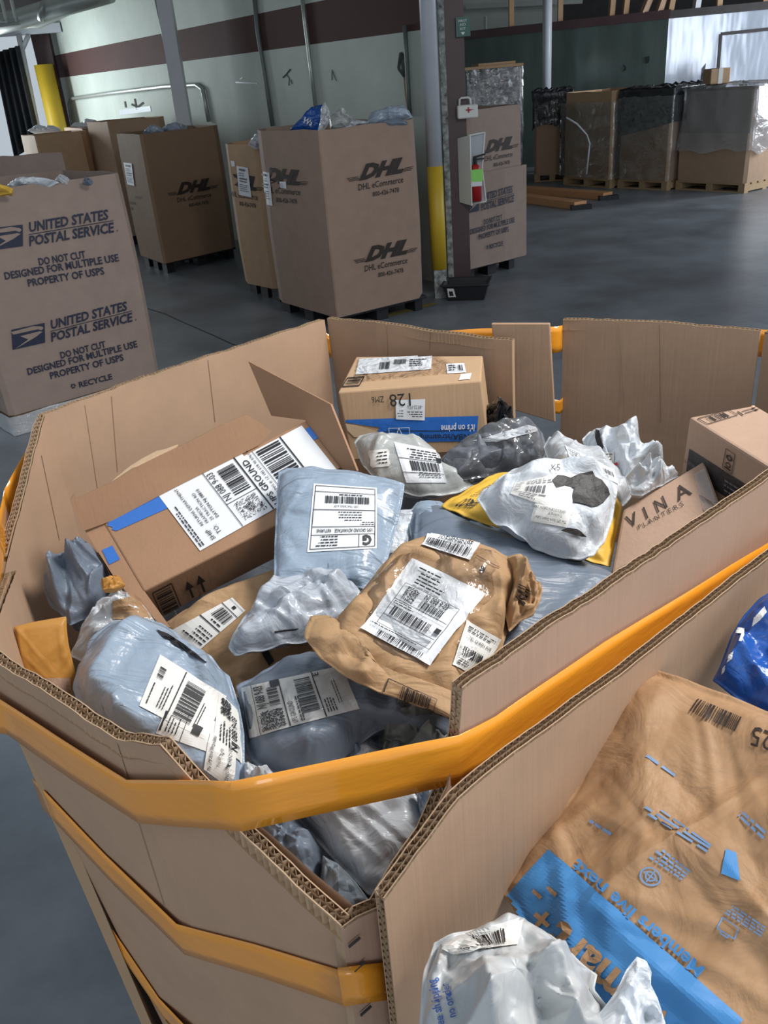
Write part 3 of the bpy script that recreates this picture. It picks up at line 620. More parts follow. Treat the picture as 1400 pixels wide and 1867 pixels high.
# ------------------------------------------------------------------ pallets and the bulk boxes standing behind
def pallet(c, u, v, W_, D_, label, plastic=False, h=.13):
    """c = front left corner on the floor, u along the front, v to the back"""
    m = M['blackplastic'] if plastic else M['wood']; t = thing('plastic_pallet' if plastic else 'wooden_pallet', label, 'pallet', c+u*W_/2+v*D_/2, 'black pallets' if plastic else 'wooden pallets')
    def blk(u0, u1, v0, v1, z0, z1): return [c+u*a+v*b_+V((0, 0, z)) for z in (z0, z1) for a, b_ in ((u0, v0), (u1, v0), (u1, v1), (u0, v1))]
    n = 1 if plastic else 6
    for i in range(n):
        a = D_*i/n; e = D_*(i+1)/n-(.0 if plastic else .04); b = MB(); b.hexa(blk(0, W_, a, e, h-.025, h)); b.build('deck_board', m, t, bevel=.004)
    for i in range(3):
        a = (W_-.1)*i/2
        if plastic:
            for q in (0.05, D_/2-.08, D_-.2): b = MB(); b.hexa(blk(a+(.02 if i == 0 else 0), a+.12-(.04 if i == 2 else 0), q, q+.16, 0, h-.025)); b.build('foot', m, t)
        else: b = MB(); b.hexa(blk(a, a+.1, 0, D_-.04, .02, h-.025)); b.build('stringer', m, t)
    if not plastic:
        for q in (0, D_/2-.05, D_-.14): b = MB(); b.hexa(blk(0, W_, q, q+.1, 0, .02)); b.build('bottom_board', m, t)
    return t
def gaylord(name, label, c, r, l, z0, z1, m, ch=(.01, .14, .14, .14), bulge=.012, th=.012, group=None, seed=0, bend=None):
    """open cardboard sleeve; c front corner, r right, l left, each (x, y)"""
    c = V((c[0], c[1], 0)); r = V((r[0], r[1], 0)); l = V((l[0], l[1], 0)); bk = r+l-c; Q = [c, r, bk, l]
    pl = []
    for i in range(4):
        p = Q[i]; a = (Q[i-1]-p).normalized(); e = (Q[(i+1) % 4]-p).normalized(); pl += [p+a*ch[i], p+e*ch[i]]
    ctr = sum(pl, V())/8; pts = []
    if bend: v = pl[7].lerp(pl[0], bend[0]); d = (pl[0]-pl[7]).normalized(); v += V((d.y, -d.x, 0))*bend[1]*(1 if V((d.y, -d.x, 0)).dot(v-ctr) > 0 else -1); pl.append(v)
    for i in range(len(pl)):   # subdivide facets
        a, e = pl[i], pl[(i+1) % len(pl)]; nn = max(1, int((e-a).length/.2))
        for k in range(nn): pts.append((a.lerp(e, k/nn), k))
    P = [p for p, _ in pts]; n = len(P); H_ = 10; vs = []; rows = []
    def ringz(k, inset):
        out = []
        for i, p in enumerate(P):
            f = k/H_; d = (p-ctr); d.z = 0; dd = d.normalized()
            zt = z1 + .012*noise.noise(V((p.x*4, p.y*4, seed)))*f
            out.append(p + dd*(bulge*math.sin(f*math.pi)*(1+noise.noise(V((p.x*3, p.y*3, f*2+seed)))) - inset) + V((0, 0, z0+(zt-z0)*f)))
        return out
    mb = MB()
    O = [ringz(k, 0) for k in range(H_+1)]; I = [ringz(k, th*1.2) for k in range(H_, -1, -1)]; A = O+I
    vs = [p for q in A for p in q]
    fs = [(j*n+i, j*n+(i+1) % n, (j+1)*n+(i+1) % n, (j+1)*n+i) for j in range(len(A)-1) for i in range(n)]
    mb.add(vs, fs); t = thing(name, label, 'bulk box', (ctr.x, ctr.y, z0), group or 'bulk boxes standing in the hall')
    bv = mb.bvh(); BODY[t.name] = mb.build('sleeve', M[m], t); return t, bv, (c, r, l, bk)
INKB = [M['inkbrown'], M['inkbrown'], M['inkbrown']]
DHL = [('text', 76, 85, 118, 'DHL', {'shear': .45, 'bold': .06, 'w': 272})]
for q in range(3): DHL += [('line', 2+q*6, 66+q*9, 70+q*5, 66+q*9, 4), ('line', 352-q*5, 66+q*9, 408-q*8, 66+q*9, 4)]
DTX = [('text', 205, 150, 54, 'DHL eCommerce', {'al': 'c', 'w': 276, 'bold': .006}), ('text', 235, 203, 40, '800-426-7478', {'al': 'c', 'w': 160, 'bold': .01})]
def dhl(t, bv, quad, off=.004):
    decal('printed_logo', t, bv, quad, 410, 210, DHL, INKB, off)
    for k in DTX: decal('printed_lettering', t, bv, quad, 410, 210, [k], INKB, off)
EAGLE = [('poly', [(20, 10), (218, 18), (194, 130), (0, 125)]), ('poly', [(14, 22), (150, 20), (196, 34), (205, 46), (190, 54), (168, 44), (24, 40)], {'m': 2}), ('poly', [(60, 58), (178, 58), (194, 66), (176, 72), (150, 84), (12, 124), (102, 88)], {'m': 2}), ('poly', [(66, 58), (120, 62), (98, 86)], {'m': 1})]
def usps(t, bv, quad, mat_, recycle=True, off=.004):
    I = [M['inkblue'], M['inkblue'], M[mat_]]
    decal('printed_eagle', t, bv, quad, 780, 390, EAGLE, I, off)
    T = [('text', 244, 62, 72, 'UNITED STATES', {'w': 474, 'bold': .028, 'shear': .22}), ('line', 240, 75, 738, 74, 4), ('text', 228, 134, 72, 'POSTAL SERVICE', {'w': 508, 'bold': .028, 'shear': .22}), ('ring', 748, 130, 3, 5),
         ('text', 400, 244, 54, 'DO NOT CUT', {'al': 'c', 'w': 276, 'bold': .024}), ('text', 387, 289, 54, 'DESIGNED FOR MULTIPLE USE', {'al': 'c', 'w': 672, 'bold': .024}), ('text', 400, 345, 54, 'PROPERTY OF USPS', {'al': 'c', 'w': 450, 'bold': .024})]
    if recycle:
        T += [('text', 328, 436, 46, 'RECYCLE', {'w': 205, 'bold': .024})]
        x, y = 296, 418
        for k in range(3):
            a = math.radians(90+120*k); e = math.radians(210+120*k); p = (x+19*math.cos(a), y-19*math.sin(a)); q = (x+19*math.cos(e), y-19*math.sin(e))
            T += [('line', p[0]*.82+q[0]*.18, p[1]*.82+q[1]*.18, q[0]*.75+p[0]*.25, q[1]*.75+p[1]*.25, 8)]
    for grp in (T[:4], [T[4]], [T[5]], [T[6]], T[7:]):
        if grp: decal('printed_lettering', t, bv, quad, 780, 390, grp, I, off)
def zq(pts, x0, y0, s): return [(x0+p[0]*s, y0+p[1]*s) for p in pts]
NOTE = [sheet(20, 40, 6), ('rect', 5, 3, 15, 6), ('lines', 4, 9, 17, 2, 3, 1.2, 1), ('rect', 4, 16, 16, 18), ('rect', 4, 20, 15, 21.5), ('lines', 3, 25, 17, 4, 2.6, .9, 2)]
NOTEM = [M['paper'], M['grayink'], M['ink']]
xy = lambda p: (p.x, p.y)
# the big printed box right of centre
c, r, l = pz(615, 580, .13), pz(787, 538, .13), pz(497, 540, .13)
cD, rD, lD = V((c.x, c.y, 0)), V((r.x, r.y, 0)), V((l.x, l.y, 0))
t, bv, DQ = gaylord('bulk_box', 'tall brown bulk box with two printed logos, overfull with mailers, before the pole', xy(c), xy(r), xy(l),   .13, 1.535, 'card_far', bend=(.16, .05), seed=1, group=None)
dhl(t, bv, [(631, 306), (754, 283.5), (755.5, 346.5), (632.5, 369)]); dhl(t, bv, [(643.6, 456), (760.6, 432.6), (762, 492.6), (645, 516)]); dhl(t, bv, [(463.6, 303.6), (562, 312), (564.4, 375), (466.6, 367.5)])
decal('taped_notice', t, bv, [(475, 311), (492, 315), (498, 375), (477, 371)], 20, 40, NOTE, NOTEM, .012)
decal('white_sticker', t, bv, [(510, 331), (522, 331), (523, 344), (512, 342)], 20, 20, [sheet(20, 20, 3), ('lines', 3, 5, 17, 3, 5, 1.5, 1)], NOTEM, .008)
def pal(c, r, l, label, plastic, ins=.03, h=.13):
    c = V((c[0], c[1], 0)); r = V((r[0], r[1], 0)); l = V((l[0], l[1], 0)); u = (r-c); v = (l-c); W_, D_ = u.length, v.length; u.normalize(); v.normalize()
    return pallet(c+u*ins+v*ins, u, v, W_-2*ins, D_-2*ins, label, plastic, h)
pal(xy(c), xy(r), xy(l), 'black plastic pallet under the overfull printed bulk box before the pole', True)
# its neighbour, half hidden on its left
l3 = pz(440, 508, .13); dv = (V((c.x, c.y, 0))-V((l.x, l.y, 0))).normalized(); c3 = V((l3.x, l3.y, 0))+dv*.82; r3 = c3+V((-dv.y, dv.x, 0))*1.0
r3 = c3+V((.85, .51, 0))*1.0
t, bv, _ = gaylord('bulk_box', 'brown bulk box half hidden on the left of the overfull one, notice taped on', xy(c3), xy(r3), xy(l3), .13, 1.405, 'card_amz', bend=(.30, .06), seed=2, ch=(.1, .1, .1, .1))
dhl(t, bv, [(403, 315), (478, 324), (485.5, 384), (410.5, 372)])
decal('taped_notice', t, bv, [(432, 302), (453, 306), (459.5, 360), (437, 355)], 20, 40, NOTE, NOTEM, .012)
decal('white_sticker', t, bv, [(421, 293), (428, 294), (429, 303), (423, 304)], 10, 10, [sheet(10, 10, 3)], NOTEM, .008)
pal(xy(c3), xy(r3), xy(l3), 'black plastic pallet under the half hidden bulk box', True)
# the darker box standing alone, left of centre
c2, r2, l2 = pz(300, 481, .13), pz(435, 450, .13), pz(258, 466, .13)
l2 = c2 + (l2-c2).normalized()*.95
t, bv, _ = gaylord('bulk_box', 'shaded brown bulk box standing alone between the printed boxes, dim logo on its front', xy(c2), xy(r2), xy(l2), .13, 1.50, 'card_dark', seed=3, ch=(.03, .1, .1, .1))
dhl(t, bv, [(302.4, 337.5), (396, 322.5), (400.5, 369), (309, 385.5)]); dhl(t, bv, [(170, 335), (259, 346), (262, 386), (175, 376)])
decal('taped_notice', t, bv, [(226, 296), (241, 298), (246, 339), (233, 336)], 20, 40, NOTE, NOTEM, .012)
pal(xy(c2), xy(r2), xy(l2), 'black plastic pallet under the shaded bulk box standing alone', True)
# the one with two printed eagles, on the left
cu = pz(19, 760, .13); ru = V((-1.47, 5.78, 0)); cu.z = 0; pv = (ru-cu).normalized(); lu = cu+V((-pv.y, pv.x, 0))*1.0
t, bv, _ = gaylord('bulk_box', 'large greyish bulk box at left printed twice with an eagle and lettering', xy(cu), xy(ru), xy(lu), .13, 1.44, 'card_usps', seed=4, ch=(.03, .04, .1, .1))
UL = zq([(45, 1065), (825, 870), (915, 1260), (140, 1460)], 0, 280, .3); UU = zq([(-93, 447.5), (714, 315.5), (806, 756.5), (-1, 888)], 0, 280, .3)
usps(t, bv, UL, 'card_usps'); usps(t, bv, UU, 'card_usps', False)
pal(xy(cu), xy(ru), xy(lu), 'stretch wrapped pallet under the large box printed with eagles', False)
mbw = MB(); 
vs = []; fs = []; ring = [cu, ru, ru+lu-cu, lu]; ctr = sum(ring, V())/4
N_ = 48
for j in range(7):
    for i in range(N_):
        k = i*4/N_; a = ring[int(k)]; e = ring[(int(k)+1) % 4]; p = a.lerp(e, k-int(k)); d = (p-ctr).normalized(); z = .003+.021*j
        vs.append(p+d*(.015+.012*noise.noise(V((i*.9, j*2.3, 5))))+V((0, 0, z+(0.01*noise.noise(V((i*.5, j, 1)))) if j else z)))
for j in range(6):
    for i in range(N_): fs.append((j*N_+i, j*N_+(i+1) % N_, (j+1)*N_+(i+1) % N_, (j+1)*N_+i))
mbw.add(vs, fs); mbw.build('stretch_wrap', film('cloudy wrap', base=.25, rough=.15, bscale=30, bump=1, milk=.45), t, smooth=True)
# behind it, and the ones along the far wall
c6, r6 = pz(29, 288, 1.5), pz(116, 284, 1.5); c6.z = r6.z = 0; u6 = (r6-c6); c6b = c6-u6*.0; l6 = c6+V((-.55, .25, 0)); 
t, bv, _ = gaylord('bulk_box', 'plain bulk box just behind the one printed with eagles, only its top showing', xy(c6), (r6.x+.0, r6.y+.1), xy(l6), .13, 1.52, 'card_usps', seed=5, ch=(.02, .05, .05, .1))
pal(xy(c6), xy(r6), xy(l6), 'pallet under the plain bulk box behind the eagle printed one', True)
c4 = pz(150, 232, 1.53); c4.z = 0; r4 = c4+V((.66, .43, 0)); l4 = c4+V((-.547, .837, 0))
t, bv, _ = gaylord('bulk_box', 'scuffed bulk box taped at its corner, wrapped in film, behind the shaded one', xy(c4), xy(r4), xy(l4), .13, 1.53, 'card', seed=6, ch=(.02, .1, .1, .1))
pal(xy(c4), xy(r4), xy(l4), 'pallet under the scuffed film wrapped bulk box', True)
c7 = pz(62, 243, 1.53); c7.z = 0; r7 = c7+V((.62, .36, 0)); l7 = c7+V((-.5, .85, 0))
t, bv, _ = gaylord('bulk_box', 'distant bulk box at far left with white parcels on top, below the curtain', xy(c7), xy(r7), xy(l7), .13, 1.50, 'card_amz', seed=7, ch=(.02, .1, .1, .1))
pal(xy(c7), xy(r7), xy(l7), 'pallet under the distant bulk box below the curtain', True)
r9 = pz(305, 211, 1.6); r9.z = 0; c9 = r9-V((.71, .465, 0)); l9 = c9+V((-.547, .837, 0)); t, bv, _ = gaylord('bulk_box', 'bulk box in the back row, its rim showing over the shaded box', xy(c9), xy(r9), xy(l9), .13, 1.6, 'card', seed=8)
pal(xy(c9), xy(r9), xy(l9), 'pallet under the back row bulk box behind the shaded one', True)
# behind the column
cb, rb = pz(854, 491, .13), pz(953, 465, .13); ub = (rb-cb); lb = cb+V((-.52, .86, 0))*1.0
t, bv, _ = gaylord('bulk_box', 'tall printed bulk box standing behind the maroon column, shorter sleeve around its base', xy(cb), xy(rb), xy(lb), .13, 1.525, 'card_usps', seed=9, ch=(.02, .04, .1, .1))
ctr = V(((cb.x+rb.x)/2, (cb.y+rb.y)/2, 0)); un = ub.normalized(); nn = V((un.y, -un.x, 0))
mb = MB(); za = z_at(rb.x, rb.y, 300); a = V((cb.x, cb.y, 0))+nn*.02; e = V((rb.x, rb.y, 0))+nn*.03+un*.02
P = [a, a.lerp(e, .3), a.lerp(e, .6)+nn*.015, e, e-nn*.5+un*.02]
mb.add([p+V((0, 0, z)) for p in P for z in (.13, .45, za-.05, za)], [(i*4+j, (i+1)*4+j, (i+1)*4+j+1, i*4+j+1) for i in range(4) for j in range(3)])
bv2 = mb.bvh(); o = mb.build('outer_sleeve', M['card_usps'], t); o.modifiers.new('s', 'SOLIDIFY').thickness = .01
dhl(t, bv, [(870.4, 259.6), (946, 246.4), (946, 297), (870.4, 311.5)])
usps(t, bv2, zq([(276, 869), (666, 760), (686, 1150), (296, 1259)], 780, 150, .241), 'card_usps', off=.008)
pal(xy(cb), xy(rb), xy(lb), 'black plastic pallet under the bulk box behind the column', True)
# the row by the green partition
def shell(name, t, ring, z0f, z1, m, g=.02, seed=0, n=120, rows=18, over=.0, amp=.03):
    ctr = sum(ring, V())/len(ring); vs = []; fs = []; k4 = len(ring)
    for j in range(rows+1):
        for i in range(n):
            k = i*k4/n; a = ring[int(k)]; e = ring[(int(k)+1) % k4]; p = a.lerp(e, k-int(k)); d = p-ctr; d.z = 0; d.normalize(); z0 = z0f(i/n) if callable(z0f) else z0f
            z = z0+(z1-z0)*j/rows; q = noise.noise(V((p.x*5, p.y*5, z*4+seed)))+.5*noise.noise(V((p.x*13, p.y*13, z*9+seed)))
            vs.append(p+d*(g+amp*abs(q)*(1 if name != 'x' else 0))+V((0, 0, z+(.03*noise.noise(V((i*.25, seed, 2))) if j == rows else 0))))
    for j in range(rows):
        for i in range(n): fs.append((j*n+i, j*n+(i+1) % n, (j+1)*n+(i+1) % n, (j+1)*n+i))
    if over:   # fold over the rim and down inside
        b0 = rows*n
        for s_, dz in ((.12, .02), (.2, -.12)):
            base = len(vs)
            for i in range(n): p = vs[rows*n+i]; d = ctr-p; d.z = 0; d.normalize(); vs.append(p+d*s_*over+V((0, 0, dz+.05*noise.noise(V((i*.36, s_*9, seed))))))
            for i in range(n): fs.append((b0+i, b0+(i+1) % n, base+(i+1) % n, base+i))
            b0 = base
    b = MB(); b.add(vs, fs); return b.build(name, m, t, smooth=True)
def farbin(cpx, rpx, D_, z1, label, m, seed, pl, liner=None, wrap=None, ch=(.04, .04, .1, .1)):
    c = pz(*cpx, .13); r = pz(*rpx, .13); c.z = r.z = 0; u = (r-c).normalized(); v = V((-u.y, u.x, 0)); l = c+v*D_
    t, bv, Q = gaylord('bulk_box', label, xy(c), xy(r), xy(l), .13, z1, m, seed=seed, ch=ch)
    pal(xy(c), xy(r), xy(l), pl, False, .0)
    ring = [Q[0], Q[1], Q[3], Q[2]]
    if liner: shell('plastic_liner', t, ring, liner, z1+.03, M['black'], .03, seed, over=1.0, amp=.04)
    if wrap: shell('stretch_wrap', t, ring, wrap[0], wrap[1], M['wrap'], .06, seed+3, amp=.03)
    return t, bv, ring
farbin((974, 318), (1040, 314), 1.1, 1.40, 'far bulk box lined with black plastic, the one nearest the column', 'card', 11, 'wooden pallet under the black lined box nearest the column', liner=lambda f: .86+.06*math.sin(f*20))
T_P2, _b, _r = farbin((1027, 322), (1112, 328), .9, 1.40, 'open bulk box in clear wrap between the two black lined boxes', 'card_amz', 12, 'wooden pallet under the open box in clear wrap', wrap=(.15, 1.25))
farbin((1126, 327), (1216, 331), .9, 1.38, 'black lined and film wrapped bulk box beside the tall wrapped load', 'card', 13, 'wooden pallet under the wrapped black lined box', liner=lambda f: (.75+.75*f if f < .25 else .95), wrap=(.15, 1.30))
b = MB(); b.tube([pY(*p, 14.35) for p in ((1032, 214), (1052, 226), (1070, 246), (1075, 262), (1072, 290), (1069, 318))], .014, 8); b.build('bunched_film', M['ltgray'], T_P2, smooth=True)
t, bv, ring = farbin((1232, 329), (1358, 335), 1.0, .78, 'low bulk box under a plastic wrapped load at far right', 'card', 14, 'wooden pallet under the plastic wrapped load at far right')
u_ = (ring[1]-ring[0]); v_ = ring[3]-ring[0]
mb = MB(); q = [ring[0]+u_*.06+v_*.05, ring[1]-u_*.03+v_*.05, ring[2]-u_*.03, ring[3]+u_*.06]
mb.hexa([p+V((0, 0, .70)) for p in q]+[p+V((0, 0, 1.33)) for p in q]); T2 = tag(mb.build('carton', M['card_dark'], bevel=.02), 'big carton standing in the low bulk box inside cloudy plastic film', 'box')
mb = MB(); cen = sum(q, V())/4; vs = []; fs = []; n_ = 60; rows = 10
for j in range(rows+1):
    for i in range(n_):
        k = i*4/n_; a = q[int(k)]; e = q[(int(k)+1) % 4]; p = a.lerp(e, k-int(k)); d = (p-cen).normalized(); z = .55+.84*j/rows; gg = .1-.06*j/rows
        vs.append(p+d*(gg+.06*abs(noise.noise(V((p.x*4, p.y*4, z*1.5)))))+V((0, 0, z + (.12*noise.noise(V((i*.25, 3, 1))) if j == 0 else 0))))
for j in range(rows):
    for i in range(n_): fs.append((j*n_+i, j*n_+(i+1) % n_, (j+1)*n_+(i+1) % n_, (j+1)*n_+i))
b0 = rows*n_
for s_ in (.6, .25, .02):
    bb = len(vs)
    for i in range(n_): p = vs[rows*n_+i]; vs.append(cen.lerp(V((p.x, p.y, 0)), s_)+V((0, 0, 1.40+.05*noise.noise(p*3+V((s_*9, 0, 0))))))
    for i in range(n_): fs.append((b0+i, b0+(i+1) % n_, bb+(i+1) % n_, bb+i))
    b0 = bb
mb.add(vs, fs); tag(mb.build('plastic_sheet', film('cloudy sheet', base=.12, rough=.15, bscale=6, bump=1, milk=.2), smooth=True), 'cloudy plastic sheet draped over the carton load at far right', 'plastic sheet')
ym = cen.y-.15
a = pY(1293, 170, ym); e = pY(1328, 170, ym); hh = pY(1310, 141, ym).z-a.z
t = thing('carton', 'small taped carton on top of the plastic covered load', 'box', (a.x, ym, 1.41)); b = MB(); b.box((a.x, ym, 1.41), (e.x, ym+.3, 1.41+hh)); b.build('carton_body', M['card_amz'], t, bevel=.01)
mx = (a.x+e.x)/2; b = MB(); b.box((mx-.03, ym-.004, 1.41), (mx+.03, ym-.001, 1.412+hh)); b.box((mx-.03, ym-.004, 1.411+hh), (mx+.03, ym+.3, 1.415+hh)); b.build('tape_strip', M['paper2'], t)
mb = MB(); a2 = pY(1278, 175, ym); mb.box((a2.x, ym-.1, 1.40), (a.x+.15, ym+.12, 1.46)); 
# wrapped stack with boards on top, beyond the column
ys = 15.5; a = pY(852, 200, ys); e = pY(951, 200, ys); zt = pY(900, 124, ys).z
t = thing('wrapped_stack', 'stack of goods in stretch wrap seen over the box behind the column', 'stack', ((a.x+e.x)/2, ys, .13))
b = MB(); b.box((a.x, ys, .13), (e.x, ys+1.0, zt-.02)); b.build('stacked_goods', mat('wrapped goods', (.17, .16, .17), .5, var=.35, vscale=5), t, bevel=.03)
ring = [V((a.x, ys, 0)), V((e.x, ys, 0)), V((e.x, ys+1, 0)), V((a.x, ys+1, 0))]; shell('stretch_wrap', t, ring, .15, zt, M['wrap'], .02, 40, amp=.05)
pallet(V((a.x, ys, 0)), V((1, 0, 0)), V((0, 1, 0)), e.x-a.x, 1.0, 'wooden pallet under the wrapped stack behind the column', False)
b = MB(); b.box((a.x-.03, ys-.06, zt), (e.x+.02, ys+1.0, zt+.04)); b.box((a.x+.2, ys, zt+.042), (e.x-.1, ys+.9, zt+.08)); tag(b.build('cover_board', M['stud']), 'pale boards lying on top of the wrapped stack behind the column', 'board')
a = pY(853, 166, ys-.15); e = pY(891, 148, ys-.15); b = MB(); b.box((a.x, ys-.22, a.z), (e.x, ys-.06, e.z)); 
# mailers showing over the rims of the boxes behind, and the mass of parcels they lie on
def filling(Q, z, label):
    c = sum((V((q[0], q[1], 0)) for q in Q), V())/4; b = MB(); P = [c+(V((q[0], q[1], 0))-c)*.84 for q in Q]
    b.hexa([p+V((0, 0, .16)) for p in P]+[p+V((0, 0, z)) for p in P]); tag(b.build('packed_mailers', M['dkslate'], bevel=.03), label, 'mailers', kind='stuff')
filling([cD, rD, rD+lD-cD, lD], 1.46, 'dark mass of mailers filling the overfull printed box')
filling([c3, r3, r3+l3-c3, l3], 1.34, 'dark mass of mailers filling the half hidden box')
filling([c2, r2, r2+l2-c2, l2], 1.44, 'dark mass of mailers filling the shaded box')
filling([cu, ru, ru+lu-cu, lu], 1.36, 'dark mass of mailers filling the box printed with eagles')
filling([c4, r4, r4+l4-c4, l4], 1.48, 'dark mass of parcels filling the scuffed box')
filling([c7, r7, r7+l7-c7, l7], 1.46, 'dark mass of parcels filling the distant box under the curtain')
MG = 'mailers filling the boxes behind'
def mailer(px, z, m, label, seed, tilt=(0, -.5), top=.08, bot=.06, **k):
    k.setdefault('group', MG); return parcel('poly_mailer', label, 'mailer', px, z, tilt, top, bot, m, seed, N=80, Mr=16, cf=7, crumple=.024, **k)
cc = sum(DQ, V())/4
o, bv, pl = mailer([(527, 240), (555, 212), (573, 194), (590, 190), (598, 200), (598, 222), (580, 246), (540, 250)], 1.57, 'bluebag', 'blue and white mailer poking up from the overfull bulk box', 201, tilt=(-.6, -2.5))
decal('printed_text', o, bv, [(556, 212), (580, 222), (572, 236), (548, 226)], 30, 14, [('text', 1, 11, 14, 'Wa', {'m': 0, 'bold': .02})], [M['paper']], .006)
o, bv, pl = mailer([(585, 196), (592, 186), (600, 200), (602, 215), (596, 230), (588, 240), (578, 242), (584, 218)], 1.60, 'ltgray', 'clear whitish flap of film beside the blue mailer', 202, tilt=(.3, -2.5), top=.03)
mailer([(598, 215), (622, 197), (640, 210), (648, 224), (632, 238), (602, 240)], 1.565, 'putty', 'grey mailer standing in the middle of the overfull box', 203, tilt=(0, -2.5))
mailer([(608, 240), (615, 226), (648, 218), (672, 222), (672, 238), (640, 246)], 1.515, 'white', 'pale mailer with a dark patch at the rim of the overfull box', 204, tilt=(0, -2.5))
mailer([(668, 224), (676, 205), (700, 198), (734, 192), (746, 202), (752, 214), (720, 226), (680, 232)], 1.57, 'gray', 'wide blue grey mailer at the right rim of the overfull box', 205, tilt=(0, -2.5))
mailer([(630, 244), (645, 228), (690, 226), (735, 216), (745, 226), (690, 246)], 1.505, 'slate', 'dark grey mailer lying low along the overfull box rim', 206, tilt=(0, -2.5))
mailer([(452, 264), (458, 254), (472, 248), (486, 254), (486, 268), (466, 272)], 1.42, 'ltgray', 'pale mailer in the half hidden bulk box', 207, tilt=(0, -2.0))
mailer([(260, 243), (270, 233), (284, 229), (297, 234), (300, 243), (280, 248)], 1.505, 'gray', 'rounded grey mailer in the shaded box, left one of the pair', 208, tilt=(0, -2.5))
mailer([(290, 240), (302, 228), (325, 224), (342, 230), (338, 240), (315, 244)], 1.505, 'gray', 'rounded grey mailer in the shaded box, right one of the pair', 209, tilt=(0, -2.5))
mailer([(8, 345), (22, 332), (50, 328), (95, 328), (108, 332), (90, 342), (40, 350)], 1.435, 'white', 'white mailer at the rim of the box printed with eagles', 210, tilt=(0, -2.0))
mailer([(98, 338), (110, 326), (122, 322), (132, 332), (128, 342), (106, 346)], 1.42, 'ltgray', 'small peaked pale mailer in the box printed with eagles', 211, tilt=(0, -2.0))
mailer([(150, 336), (154, 327), (165, 325), (170, 332), (166, 338)], 1.42, 'slate', 'little dark mailer near the right rim of the eagle printed box', 212, tilt=(0, -2.0), top=.03, bot=.03)
mailer([(-20, 350), (-10, 343), (10, 340), (24, 344), (20, 352), (0, 356)], 1.44, 'yellow', 'yellow tipped mailer at the left frame edge in the eagle printed box', 213, tilt=(0, -2.0))
mailer([(50, 238), (62, 232), (85, 231), (108, 233), (112, 238), (80, 242)], 1.54, 'white', 'white parcel on the distant box below the curtain', 214, top=.05)
mailer([(128, 230), (150, 225), (180, 222), (186, 226), (160, 231)], 1.56, 'white', 'white crumpled parcel along the rim of the scuffed box', 215, top=.05)
